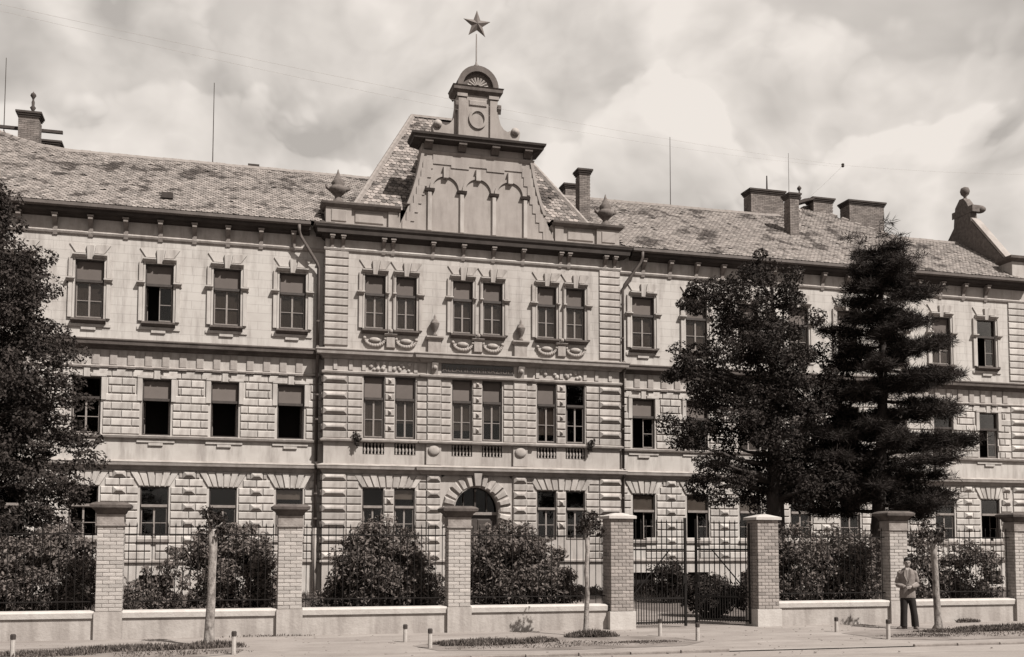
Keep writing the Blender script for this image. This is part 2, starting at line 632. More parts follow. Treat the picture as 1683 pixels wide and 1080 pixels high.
def wall(name, x0, x1, z0, z1, y, holes, m, depth=0.24):
    """wall face at y with rectangular holes and their reveals"""
    b = MB()
    xs = sorted(set([x0, x1] + [h[0] for h in holes] + [h[1] for h in holes]))
    zs = sorted(set([z0, z1] + [h[2] for h in holes] + [h[3] for h in holes]))
    idx = {}

    def vi(i, j):
        if (i, j) not in idx:
            idx[(i, j)] = len(b.v)
            b.v.append((xs[i], y, zs[j]))
        return idx[(i, j)]
    for i in range(len(xs) - 1):
        for j in range(len(zs) - 1):
            cx, cz = (xs[i] + xs[i + 1]) / 2, (zs[j] + zs[j + 1]) / 2
            if any(h[0] < cx < h[1] and h[2] < cz < h[3] for h in holes):
                continue
            b.f.append((vi(i, j), vi(i + 1, j), vi(i + 1, j + 1), vi(i, j + 1)))
    for hx0, hx1, hz0, hz1 in holes:
        d = y + depth
        b.add([(hx0, y, hz0), (hx1, y, hz0), (hx1, y, hz1), (hx0, y, hz1), (hx0, d, hz0), (hx1, d, hz0), (hx1, d, hz1), (hx0, d, hz1)],
              [(0, 1, 5, 4), (1, 2, 6, 5), (2, 3, 7, 6), (3, 0, 4, 7)])
    return b.build(name, m, B)


GZ, FZ, SZ = (2.17, 4.183), (6.18, 8.375), (10.63, 12.929)
RGZ, RFZ, RSZ = (2.17, 4.244), (6.266, 8.816), (10.755, 12.996)
for side, xs in ((-1, LEFT), (1, RIGHT)):
    xa, xb = (-XE, -RX) if side < 0 else (RX, XE)
    wall('lower_wall', xa, xb, -0.05, 5.0, WY, [(x - WW, x + WW, *GZ) for x in xs] + [(x - 0.5, x + 0.5, 0.10, 0.77) for x in xs], PL)
    wall('middle_wall', xa, xb, 5.0, 9.6, WY, [(x - WW, x + WW, *FZ) for x in xs], PL)
    wall('upper_wall', xa, xb, 9.6, 15.0, WY, [(x - WW, x + WW, *SZ) for x in xs], PLA)
    MB().box(xa, xb, 1.7, 1.75, 0, 14.9).build('inner_wall', DARK, B)
    for z in (0.9, 5.4, 9.9):
        MB().box(xa + .02, xb - .02, WY + 0.26, 1.7, z - 0.02, z + 0.02).build('floor_slab', DARK, B)
# pavilion walls: ground floor with the arched doorway
hol = [(x - RR, x + RR, *RGZ) for x in RISX if abs(x) > 1]
wl = [h for h in hol if h[0] < 0]
wr = [h for h in hol if h[0] > 0]
wall('lower_wall', -RX, -1.5, -0.05, 5.0, 0.0, wl, PLR)
wall('lower_wall', 1.5, RX, -0.05, 5.0, 0.0, wr, PLR)
AR, AZ = 0.94, 3.40             # arch radius and springing
ab = MB()
na = 20
for k in range(na):
    a0, a1 = math.pi * k / na, math.pi * (k + 1) / na
    p0, p1 = (AR * math.cos(a0), AZ + AR * math.sin(a0)), (AR * math.cos(a1), AZ + AR * math.sin(a1))

    def outer(a):
        c, s_ = math.cos(a), math.sin(a)
        t = min(1.5 / abs(c) if abs(c) > 1e-6 else 9, (5.0 - AZ) / s_ if s_ > 1e-6 else 9)
        return (c * t, AZ + s_ * t)
    q0, q1 = outer(a0), outer(a1)
    ab.add([(p0[0], 0, p0[1]), (q0[0], 0, q0[1]), (q1[0], 0, q1[1]), (p1[0], 0, p1[1]), (p0[0], .5, p0[1]), (p1[0], .5, p1[1])],
           [(0, 1, 2, 3), (0, 3, 5, 4)])
ab.add([(1.5, 0, 5.0), (1.5, 0, AZ), (-1.5, 0, AZ), (-1.5, 0, 5.0)], [])
for s_ in (-1, 1):
    x0, x1 = sorted((s_ * AR, s_ * 1.5))
    ab.add([(x0, 0, -.05), (x1, 0, -.05), (x1, 0, AZ), (x0, 0, AZ)], [(0, 1, 2, 3)])
    ab.add([(s_ * AR, 0, -.05), (s_ * AR, .5, -.05), (s_ * AR, .5, AZ), (s_ * AR, 0, AZ)], [(0, 1, 2, 3)])
ca = math.atan2(5.0 - AZ, 1.5)
for s_ in (-1, 1):
    ab.add([(s_ * 1.5, 0, AZ + 1.3), (s_ * 1.5, 0, 5.0), (s_ * 1.2, 0, 5.0)], [(0, 1, 2)])
ab.build('entrance_wall', PLR, B)
wall('middle_wall', -RX, RX, 5.0, 9.6, 0.0, [(x - RR, x + RR, *RFZ) for x in RISX] + [(x - RR - 0.01, x + RR + 0.01, 5.61, 6.09) for x in RISX], PLR)
wall('upper_wall', -RX, RX, 9.6, 14.8, 0.0, [(x - RR, x + RR, *RSZ) for x in RISX], PLRA)
for s_ in (-1, 1):
    MB().add([(s_ * RX, 0, -.05), (s_ * RX, 1, -.05), (s_ * RX, 1, 15.9), (s_ * RX, 0, 15.9)], [(0, 1, 2, 3)]).build('side_wall', PLR, B)
MB().box(-RX + .02, RX - .02, 1.7, 1.76, 0, 15.5).build('inner_wall', DARK, B)
for z in (5.3, 9.7):
    MB().box(-RX + .02, RX - .02, 0.26, 1.7, z - 0.02, z + 0.02).build('floor_slab', DARK, B)
hb = MB()
hb.box(-XE, XE, 12.4, 12.5, -.05, 15)
hb.box(-XE, -XE + .1, WY + .002, 12.4, -.05, 15)
hb.box(XE - .1, XE, WY + .002, 12.4, -.05, 15)
hb.build('rear_wall', PL, B)

# ---- rusticated blocks
big_blocks, rest = [], MB()
bcache = {}


def block(x0, x1, z0, z1, y, kind='flat', name='stone_block', m=None, far=False, j=0.022):
    m = m or PLB
    x0, x1, z0, z1 = x0 + j * .5, x1 - j * .5, z0 + j, z1 - j
    w, h = x1 - x0, z1 - z0
    if w < 0.06:
        return
    par = {'flat': (0.048, 0.012, 0.026, 0.024), 'loz': (0.14, min(.13, w * .32), min(.12, h * .40), 0.05), 'band': (0.06, 0.02, 0.03, 0.03)}[kind]
    d, c, cz, e = par
    if far:
        rest.frustum(x0, x1, z0, z1, y + .002, y - d, c, cz, y - e)
        return
    key = (round(w, 3), round(h, 3), kind, m.name)
    if key not in bcache:
        bcache[key] = MB().frustum(-w / 2, w / 2, -h / 2, h / 2, .002, -d, c, cz, -e).mesh(name, m)
    return link(name, bcache[key], B, ((x0 + x1) / 2, y, (z0 + z1) / 2))


GR0, GRH, GRN = 1.36, (4.83 - 1.36) / 11, 11
FR0, FRH, FRN = 6.18, (8.72 - 6.18) / 8, 8
for side, xs in ((-1, LEFT), (1, RIGHT)):
    xe = -XE if side < 0 else XE - 1.0
    edges = sorted([side * RX] + list(xs) + [xs[-1] + side * 2.6])
    for k, x in enumerate([None] + list(xs)):
        out = (side > 0 and k >= 2) or (side < 0 and k >= 4)   # behind the trees: kept in one joined part
        # the pier beyond window x (k=0: between the pavilion and the first window)
        if k == 0:
            a, b = sorted((side * RX, xs[0] - side * WW))
            full = False
        else:
            nxt = xs[k] - side * WW if k < len(xs) else (x + side * (WS - WW) if side < 0 else XE - 1.07)
            a, b = sorted((x + side * WW, nxt))
            full = True
        if b - a < .2:
            continue
        mid = (a + b) / 2
        for r in range(GRN):
            z0, z1 = GR0 + r * GRH, GR0 + (r + 1) * GRH
            far = out or r < 4
            mg = 0.07 if z0 > 2.0 else -0.45
            if r >= GRN - 2:
                mg = 0.10 + 0.13 * (r - GRN + 3)
            A, Bx = a + mg, b - mg
            if k == 0 and r < GRN:
                A, Bx = (a + max(mg, .04), b - 0.02) if side < 0 else (a + .02, b - max(mg, .04))
                block(A, Bx, z0, z1, WY, far=far)
            elif r % 2 == 0:
                block(A, mid - .25, z0, z1, WY, far=far)
                block(mid - .25, mid + .25, z0, z1, WY, 'loz', far=far)
                block(mid + .25, Bx, z0, z1, WY, far=far)
            else:
                block(A, mid, z0, z1, WY, far=far)
                block(mid, Bx, z0, z1, WY, far=far)
        for r in range(FRN):
            z0, z1 = FR0 + r * FRH, FR0 + (r + 1) * FRH
            far = out
            mg = 0.08 if r < 5 else 0.26
            if r == FRN - 1:
                mg = -0.32
            A, Bx = a + mg, b - mg
            if k == 0:
                A, Bx = (a + max(mg, .04), b - 0.02) if side < 0 else (a + .02, b - max(mg, .04))
                block(A, Bx, z0, z1, WY, far=far)
            elif r % 2 == 0:
                block(A, mid, z0, z1, WY, far=far)
                block(mid, Bx, z0, z1, WY, far=far)
            else:
                block(A, mid - .38, z0, z1, WY, far=far)
                block(mid - .38, mid + .38, z0, z1, WY, far=far)
                block(mid + .38, Bx, z0, z1, WY, far=far)
# pavilion: quoins on every storey and rusticated piers
for s_ in (-1, 1):
    a, b = sorted((s_ * 5.40, s_ * (RX + .05)))
    for r in range(11):
        z0, z1 = GR0 + r * GRH, GR0 + (r + 1) * GRH
        block(a, b, z0, z1, 0, 'loz' if r % 2 == 0 else 'flat', 'quoin', PLRB, j=.018)
    for r in range(8):
        h = (8.78 - 6.22) / 8
        block(a, b, 6.22 + r * h, 6.22 + (r + 1) * h, 0, 'loz' if r % 2 == 1 else 'flat', 'quoin', PLRB, j=.018)
    for r in range(12):
        h = (13.9 - 9.98) / 12
        block(a, b, 9.98 + r * h, 9.98 + (r + 1) * h, 0, 'band', 'quoin', PLRB, j=.02)
    # the corner returns of the quoins
    for z00, hh, n in ((GR0, GRH, 11), (6.22, .32, 8), (9.98, (13.9 - 9.98) / 12, 12)):
        for r in range(n):
            z0, z1 = z00 + r * hh + .02, z00 + (r + 1) * hh - .02
            pr = .10 if (r % 2 == (0 if z00 < 2 else 1) and z00 < 9) else .05
            MB().frustum(0.02, 0.36, -(z1 - z0) / 2, (z1 - z0) / 2, 0, -pr, .03).build('quoin_return', PLRB, B, (s_ * RX, 0 if s_ < 0 else 0, (z0 + z1) / 2)).rotation_euler = (0, 0, math.radians(90 if s_ > 0 else -90))
    for o in [q for q in B.children if q.name.startswith('quoin_return') and q.location.x * s_ > 0]:
        if s_ < 0:
            o.location.y = 0.38
    # pier between quoins and first pair
    for r in range(11):
        z0, z1 = GR0 + r * GRH, GR0 + (r + 1) * GRH
        m_ = 0 if z1 < 4.3 else 0.12
        a, b = sorted((s_ * (RC + RD + RR + .03 + m_), s_ * 5.39))
        block(a, b, z0, z1, 0, 'flat', 'stone_block', PLRB)
        a, b = sorted((s_ * 2.14, s_ * (RC - RD - RR - .03 - m_)))
        block(a, b, z0, z1, 0, 'flat', 'stone_block', PLRB)
        a, b = sorted((s_ * 1.56, s_ * 2.13))
        block(a, b, z0, z1, -.06, 'loz' if r % 2 == 0 else 'flat', 'stone_block', PLRB)
    for r in range(8):
        h = (8.78 - 6.22) / 8
        z0, z1 = 6.22 + r * h, 6.22 + (r + 1) * h
        a, b = sorted((s_ * (RC + RD + RR + .04), s_ * 5.39))
        block(a, b, z0, z1, 0, 'flat', 'stone_block', PLRB)
        a, b = sorted((s_ * 2.14, s_ * (RC - RD - RR - .04)))
        block(a, b, z0, z1, 0, 'flat', 'stone_block', PLRB)
        a, b = sorted((s_ * 1.56, s_ * 2.13))
        block(a, b, z0, z1, -.06, 'flat', 'stone_block', PLRB)
        a, b = sorted((s_ * (RD + RR + .05), s_ * 1.55))
        block(a, b, z0, z1, 0, 'flat', 'stone_block', PLRB)
    MB().box(*sorted((s_ * 1.55, s_ * 2.14)), -.07, .002, 1.3, 9.5).build('pilaster', PLRB, B)
# narrow piers inside each window pair carry small pyramids
pyr = MB().add([(-.1, 0, -.1), (.1, 0, -.1), (.1, 0, .12), (-.1, 0, .12), (0, -.13, 0.02)], [(0, 1, 4), (1, 2, 4), (2, 3, 4), (3, 0, 4)]).mesh('diamond_boss', PLRB)
for xc in (-RC, 0, RC):
    for r in range(8):
        z = 6.22 + (r + .5) * .32
        if r % 2 == 1:
            link('diamond_boss', pyr, B, (xc, -.02, z))
        block(xc - .2, xc + .2, 6.22 + r * .32, 6.22 + (r + 1) * .32, 0, 'flat', 'stone_block', PLRB)
    if xc:
        for r in range(3, 9):
            block(xc - .2, xc + .2, GR0 + r * GRH, GR0 + (r + 1) * GRH, 0, 'flat', 'stone_block', PLRB)
            if r % 3 == 1:
                link('diamond_boss', pyr, B, (xc, -.05, GR0 + (r + .5) * GRH))
if rest.v:
    tag(rest.build('far_stone_blocks', PLB, B), kind='stuff')


# ---- voussoirs over the ground-floor windows and the doorway
def voussoirs(xc, hw, z0, z1, y, m, n=6, spread=0.42, ends=True):
    for k in range(n):
        a0, a1 = -1 + 2 * k / n, -1 + 2 * (k + 1) / n
        g = .014
        b0, b1 = xc + a0 * hw + g, xc + a1 * hw - g
        t0, t1 = xc + a0 * (hw + spread) + g, xc + a1 * (hw + spread) - g
        d = .042 if k % 2 else .06
        c = .02
        vs = [(b0, y, z0), (b1, y, z0), (t1, y, z1), (t0, y, z1), (b0 + c, y - d, z0 + c), (b1 - c, y - d, z0 + c), (t1 - c, y - d, z1 - c), (t0 + c, y - d, z1 - c)]
        MB().add(vs, [(4, 5, 6, 7), (0, 1, 5, 4), (1, 2, 6, 5), (2, 3, 7, 6), (3, 0, 4, 7)]).build('voussoir', m, B)


for x in LEFT + RIGHT:
    voussoirs(x, WW + .06, GZ[1] + .02, 4.80, WY, PLB, 6, .34)
for xc in (-RC, RC):
    voussoirs(xc, RD + RR + .04, RGZ[1] + .02, 4.80, 0.0, PLRB, 9, .34)
for k in range(15):
    a0, a1 = math.pi * (-.12 + 1.24 * k / 15) + .012, math.pi * (-.12 + 1.24 * (k + 1) / 15) - .012
    r0, r1 = AR + .02, 1.48 if k != 7 else 1.56
    r1 = min(r1, 1.5)
    d = .06 if k % 2 else .13
    pts = [(r0, a0), (r1, a0), (r1, a1), (r0, a1)]
    am, rm = (a0 + a1) / 2, (r0 + r1) / 2
    vs = [(r * math.cos(a), -.002, AZ + r * math.sin(a)) for r, a in pts]
    k_ = .55
    vs += [((rm + (r - rm) * .8) * math.cos(am + (a - am) * k_), -d, AZ + (rm + (r - rm) * .8) * math.sin(am + (a - am) * k_)) for r, a in pts]
    MB().add(vs, [(4, 5, 6, 7), (0, 1, 5, 4), (1, 2, 6, 5), (2, 3, 7, 6), (3, 0, 4, 7)]).build('voussoir', PLRB, B)
MB().add([(-.13, -.002, 4.36), (.13, -.002, 4.36), (.2, -.002, 4.93), (-.2, -.002, 4.93), (-.11, -.22, 4.40), (.11, -.22, 4.40), (.17, -.26, 4.92), (-.17, -.26, 4.92)],
         [(4, 5, 6, 7), (0, 1, 5, 4), (1, 2, 6, 5), (2, 3, 7, 6), (3, 0, 4, 7)]).build('keystone', PLRB, B)
# doorway
dr = MB().box(-.94, .94, .36, .42, 0, 3.28).build('entrance_door', DOOR, B)
MB().box(-1.0, 1.0, .26, .46, 3.20, 3.32).build('transom', WOODL, dr)
MB().box(-.035, .035, .31, .44, 3.33, 4.30).build('mullion', WOODD, dr)
for x in (-.5, .5):
    MB().box(x - .02, x + .02, .33, .43, 3.33, 4.2).build('mullion', WOODD, dr)
for x in (-.46, .46):
    for z in (.3, 1.25, 2.25):
        MB().frustum(x - .36, x + .36, z, z + .78, .362, .325, .04).build('door_panel', DOOR, dr)
fl = MB()
fl.add([(AR * math.cos(math.pi * k / 16), .40, AZ + AR * math.sin(math.pi * k / 16)) for k in range(17)] + [(-.94, .40, 3.3), (.94, .40, 3.3)], [tuple(range(19))])
fl.build('fanlight', GLASS, dr)
MB().ball((0, .30, 4.22), .05, 8, 6).build('lamp_globe', PALEB, dr)

# ---- cornices, string courses, friezes
RP = [(-RX, WY + .05), (-RX, 0), (RX, 0), (RX, WY + .05)]          # path round the pavilion
WL, WR = [(-XE, WY), (-RX, WY)], [(RX, WY), (XE, WY)]


def course(name, prof, m, mr=None, wings=True, pav=True, jog=0.0):
    if wings:
        for p in (WL, WR):
            MB().sweep(p, prof).build(name, m, B)
    if pav:
        if jog:
            path = [(-RX, WY + .05), (-RX, 0), (-2.35, 0), (-2.35, -jog), (2.35, -jog), (2.35, 0), (RX, 0), (RX, WY + .05)]
        else:
            path = RP
        MB().sweep(path, prof).build(name, mr or m, B)


def pr(z0, *steps):
    """closed profile from steps (offset, z)"""
    return [(-.02, steps[0][1])] + list(steps) + [(-.02, steps[-1][1])]


course('plinth_course', pr(0, (.05, 1.24), (.09, 1.26), (.09, 1.33), (.03, 1.36)), TRIM)
course('ground_floor_cornice', pr(0, (.04, 4.83), (.07, 4.90), (.10, 4.96), (.24, 5.00), (.26, 5.09), (.28, 5.13), (.20, 5.17), (.03, 5.22)), TRIM, jog=.08)
course('sill_course', pr(0, (.03, 6.02), (.12, 6.06), (.15, 6.14), (.03, 6.18)), TRIM, pav=False)
course('sill_course', pr(0, (.03, 6.09), (.14, 6.12), (.16, 6.19), (.03, 6.24)), TRIM, wings=False, jog=.08)
course('frieze_course', pr(0, (.03, 8.735), (.08, 8.76), (.10, 8.81), (.06, 8.85)), TRIM, pav=False)
course('frieze_course', pr(0, (.03, 8.83), (.10, 8.87), (.12, 8.94), (.05, 8.98)), TRIM, wings=False, jog=.08)
course('middle_cornice', pr(0, (.05, 9.46), (.10, 9.50), (.13, 9.58), (.32, 9.62), (.34, 9.72), (.38, 9.78), (.38, 9.82), (.04, 9.90)), DTRIM, TRIM, jog=.08)
course('architrave', pr(0, (.03, 13.86), (.07, 13.90), (.10, 13.97), (.04, 14.03)), TRIM, FRZ)
# main cornice of the wings with gutter
for p in ([(-XE, WY), (-6.97, WY)], [(6.97, WY), (XE, WY)]):
    MB().sweep(p, pr(0, (.04, 14.52), (.16, 14.56), (.20, 14.62), (.40, 14.66), (.43, 14.78), (.45, 14.84), (.02, 14.88))).build('eaves_cornice', DSOFFIT, B)
    MB().sweep(p, [(.43, 14.82), (.46, 14.79), (.53, 14.79), (.58, 14.85), (.58, 14.97), (.55, 14.97), (.43, 14.94)]).build('gutter', ZINC, B)
for p in (WL, WR):
    MB().sweep(p, [(-.01, 14.04), (.015, 14.04), (.015, 14.53), (-.01, 14.53)]).build('frieze', FRZ, B)
MB().sweep(RP, [(-.01, 14.035), (.02, 14.035), (.02, 14.47), (-.01, 14.47)]).build('frieze', FRZ, B)
MB().sweep(RP, pr(0, (.03, 14.36), (.14, 14.44), (.18, 14.50), (.38, 14.52), (.40, 14.66), (.46, 14.75), (.48, 14.84), (.42, 14.86))).build('main_cornice', DSOFFIT, B)
MB().sweep(RP, [(-.3, 14.86), (-.3, 14.85), (.49, 14.845), (.51, 14.88), (.0, 14.94), (-.3, 14.95)]).build('cornice_flashing', ZINCL, B)


def bracket_mesh(w, z0, z1, d):
    h = z1 - z0
    prof = [(0, z0), (-.05, z0 + .02), (-.08, z0 + h * .18), (-.09, z0 + h * .45), (-d * .6, z0 + h * .66), (-d, z0 + h * .80), (-d, z1), (0, z1)]
    b = MB().prism_x(prof, -w / 2, w / 2)
    b.box(-w / 2 - .03, w / 2 + .03, -d - .03, 0, z1 - .06, z1 - .001)
    return b.mesh('bracket', BRK)


bm_w = bracket_mesh(.17, 13.80, 14.60, .34)
bm_r = bracket_mesh(.15, 13.82, 14.47, .32)
for side in (-1, 1):
    n = 11 if side < 0 else 15
    for k in range(n):
        link('bracket', bm_w, B, (side * (WA - WS * .0 + (k - 0) * WS / 2), WY, 0))
for x in (-6.1, -5.66, -4.0, -3.62, -1.95, -.65, .65, 1.95, 3.62, 4.0, 5.66, 6.1):
    link('bracket', bm_r, B, (x, 0, 0))
# middle frieze: fluted blocks with drops under them
tg = MB().frustum(-.135, .135, 8.86, 9.455, .002, -.055, .015, ym=-.045).mesh('triglyph', TRIM)
for p in (WL, WR):
    MB().sweep(p, [(-.01, 8.855), (.012, 8.855), (.012, 9.46), (-.01, 9.46)]).build('frieze', FRZ, B)
gu = MB().add([(-.14, -.02, 8.80), (.14, -.02, 8.80), (.17, -.12, 8.735), (-.17, -.12, 8.735), (-.14, .0, 8.72), (.14, .0, 8.72)],
              [(0, 3, 2, 1), (3, 4, 5, 2)]).mesh('drop', DTRIM)
for side in (-1, 1):
    x = 6.66
    while x < (19.5 if side < 0 else 26.6):
        t = link('triglyph', tg, B, (side * x, WY - .01, 0))
        link('drop', gu, B, (side * x, WY, 0))
        x += .641
# pavilion frieze: panels, scroll relief and the name board
for s_ in (-1, 1):
    for x in (2.62, 3.68, 4.75, 5.28, 5.9):
        link('triglyph', MB().frustum(-.09, .09, 9.0, 9.45, .002, -.06, .02).mesh('triglyph', FRZ), B, (s_ * x, 0, 0))
    for x in (3.15, 4.2):
        r = MB()
        for q in range(9):
            a = q * .8
            r.ball((rnd.uniform(-.38, .38), -.03, 9.22 + .13 * math.sin(a)), rnd.uniform(.06, .10), 7, 5, sy=.7)
        r.build('scroll_relief', FRZ, B, (s_ * x, 0, 0))
    # console masks on the pilasters
    r = MB()
    r.prism_x([(0, 8.9), (-.10, 8.93), (-.14, 9.1), (-.2, 9.3), (-.26, 9.44), (0, 9.44)], -.13, .13)
    r.ball((0, -.2, 9.24), .10, 8, 6)
    r.build('console', TRIM, B, (s_ * 1.85, -.06, 0))
nb = MB().box(-1.52, 1.52, -.10, -.04, 9.03, 9.43).build('name_board', SIGN, B)
tcu = bpy.data.curves.new('lettering', 'FONT')
tcu.body = 'ÁLLAMI GIMNÁZIUM'
tcu.size = .30
tcu.extrude = .006
tcu.align_x = 'CENTER'
tcu.space_character = 1.12
tmp = bpy.data.objects.new('lettering', tcu)
col.objects.link(tmp)
dg = bpy.context.evaluated_depsgraph_get()
dg.update()
tme = bpy.data.meshes.new_from_object(tmp.evaluated_get(dg))
bpy.data.objects.remove(tmp)
tme.materials.clear()
tme.materials.append(LETT)
lo = link('lettering', tme, nb, (0, -.108, 9.12))
lo.rotation_euler = (math.radians(90), 0, 0)
bf = MB()
bf.box(-1.58, 1.58, -.14, -.03, 8.985, 9.035)
bf.build('board_frame', TRIM, nb)

# ---- windows
RV = .055                       # depth of the frames behind the wall face
wcache = {}


def cached(key, fn):
    if key not in wcache:
        wcache[key] = fn()
    return wcache[key]


def window(xc, y, z0, z1, hw, style, lower='dark', upper='blind', drop=1.0, pale=False):
    """frame in the reveal with transom, two casements below and one light above"""
    h = z1 - z0
    zt = z1 - h * .365
    yf = y + RV
    fm = WOODD if not pale else WOODL

    def frame():
        b = MB()
        b.box(-hw, -hw + .05, 0, .09, 0, h)
        b.box(hw - .05, hw, 0, .09, 0, h)
        b.box(-hw + .05, hw - .05, 0, .09, h - .05, h)
        b.box(-hw + .05, hw - .05, 0, .09, 0, .05)
        return b.mesh('window', WOODD)
    w = link('window', cached(('f', hw, round(h, 3)), frame), B, (xc, yf, z0))
    tz = zt - z0
    link('transom', cached(('t', hw, pale), lambda: MB().box(-hw + .05, hw - .05, -.06, .10, -.05, .05).mesh('transom', fm)), w, (0, 0, tz))
    # upper light
    if upper in ('blind', 'pale', 'half'):
        up = .0 if upper != 'half' else (h - tz) * .35
        bmat_ = {'blind': BLIND, 'pale': PALEB, 'half': PALEB}[upper]
        link('blind', cached(('b', hw, round(h, 3), upper), lambda: MB().box(-hw + .05, hw - .05, .085, .095, tz + .051 + up, h - .05).mesh('blind', bmat_)), w)
    if upper != 'blind':
        link('pane', cached(('pu', hw, round(h, 3)), lambda: MB().box(-hw + .05, hw - .05, .05, .056, tz + .051, h - .05).mesh('pane', GLASS)), w)
    # casements: each a thin pale frame with a glazing bar
    for s_ in (-1, 1):
        if lower == 'open' or (lower == 'half_open' and s_ < 0):
            # the leaf stands open inwards
            q = link('sash', cached(('so', hw, round(tz, 3)), lambda: sash_mesh(hw - .05, tz - .10)), w, (s_ * (hw - .05), .09, .05))
            q.rotation_euler = (0, 0, math.radians(86 if s_ < 0 else 94))
            continue
        q = link('sash', cached(('s', hw, round(tz, 3)), lambda: sash_mesh(hw - .05, tz - .10)), w, (-(hw - .05) if s_ < 0 else 0.0, .035, .05))
        link('pane', cached(('p', hw, round(tz, 3)), lambda: MB().box(.035, hw - .085, .012, .018, .05, tz - .14).mesh('pane', GLASS)), q)
    if lower == 'curtain':
        link('curtain', cached(('c', hw, round(tz, 3), round(drop, 2)), lambda: MB().box(-hw + .05, hw - .05, .085, .10, .05 + (tz - .1) * (1 - drop), tz - .052).mesh('curtain', CURT)), w)
    return w


def sash_mesh(w, h):
    b = MB()
    t = .034
    b.box(0, t, 0, .03, 0, h)
    b.box(w - t, w, 0, .03, 0, h)
    b.box(t, w - t, 0, .03, 0, .045)
    b.box(t, w - t, 0, .03, h - .04, h)
    b.box(t, w - t, .002, .028, h * .47, h * .47 + .026)
    return b.mesh('sash', WOODL)


def surround_top(xc, y, z0, z1, hw, m, w, pair=0):
    """second-floor surround: moulded jambs, ears at the transom, hood either side of a keystone, sill with apron"""
    h = z1 - z0
    zt = h * .635
    L, R = -hw, hw

    def jamb(s_):
        b = MB()
        o = .0
        x0, x1 = sorted((s_ * hw, s_ * (hw + .075)))
        b.box(x0, x1, -.05, .0, .0, h + .08)
        wd = .25 if not (pair and s_ == pair) else .135
        x0, x1 = sorted((s_ * (hw + .077), s_ * (hw + wd)))
        b.frustum(x0, x1, .0, zt - .06, .002, -.085, .02)
        b.frustum(x0, x1, zt + .12, h + .06, .002, -.085, .02)
        return b.mesh('jamb', m)
    for s_ in (-1, 1):
        link('jamb', cached(('j', hw, s_, pair, m.name), lambda: jamb(s_)), w, (0, -RV, 0))

        def ear():
            b = MB()
            wd = .32 if not (pair and s_ == pair) else .145
            x0, x1 = sorted((s_ * (hw - .0), s_ * (hw + wd)))
            b.add([(x0, 0, -.08), (x1, 0, -.08), (x1, 0, .1), (x0, 0, .1), (x0 + .03, -.09, -.02), (x1 - .03, -.09, -.02), (x1 - .0, -.20, .05), (x0 + .0, -.20, .05), (x1, -.20, .1), (x0, -.20, .1)],
                  [(0, 1, 5, 4), (4, 5, 6, 7), (7, 6, 8, 9), (9, 8, 2, 3), (0, 4, 7, 9, 3), (1, 2, 8, 6, 5)])
            return b.mesh('ear_block', m)
        link('ear_block', cached(('e', hw, s_, pair, m.name), ear), w, (0, -RV, zt))
        x0, x1 = sorted((s_ * .14, s_ * (hw + .10)))
        link('hood', cached(('h', hw, s_, m.name), lambda: MB().prism_x([(0, .04), (-.08, .06), (-.20, .15), (-.20, .19), (0, .23)], x0, x1).mesh('hood', m)), w, (0, -RV, h))
    ks = lambda: MB().add([(-.10, 0, -.02), (.10, 0, -.02), (.13, 0, .56), (-.13, 0, .56), (-.09, -.11, 0.0), (.09, -.11, 0.0), (.12, -.13, .54), (-.12, -.13, .54)],
                          [(4, 5, 6, 7), (0, 1, 5, 4), (1, 2, 6, 5), (2, 3, 7, 6), (3, 0, 4, 7)]).mesh('keystone', m)
    link('keystone', cached(('k', m.name), ks), w, (0, -RV, h))
    for s_ in (-1, 1):          # splayed lintel stones
        def lst():
            x0, x1, t0, t1 = s_ * .16, s_ * (hw - .02), s_ * .22, s_ * (hw + .22)
            b = MB()
            vs = [(x0, 0, .25), (x1, 0, .25), (t1, 0, .60), (t0, 0, .60)]
            vs2 = [(x, -.045, z) for x, _, z in vs]
            b.add(vs + vs2, [(4, 5, 6, 7) if s_ > 0 else (7, 6, 5, 4), (0, 1, 5, 4), (1, 2, 6, 5), (2, 3, 7, 6), (3, 0, 4, 7)])
            return b.mesh('lintel_stone', m)
        if not pair or True:
            hwx = hw
            link('lintel_stone', cached(('l', hw, s_, m.name), lst), w, (0, -RV, h))
    link('sill', cached(('si', hw), lambda: MB().prism_x([(0, -.20), (-.10, -.19), (-.22, -.10), (-.22, -.03), (0, .015)], -hw - .10, hw + .10).mesh('sill', DTRIM)), w, (0, -RV, 0))


def apron(w, hw, m, z):
    b = MB()
    b.frustum(-hw - .28, hw + .28, z - .13, z, .002, -.05, .01)
    b.frustum(-.27, .27, z - .25, z - .132, .002, -.065, .01)
    return b.mesh('apron', m)


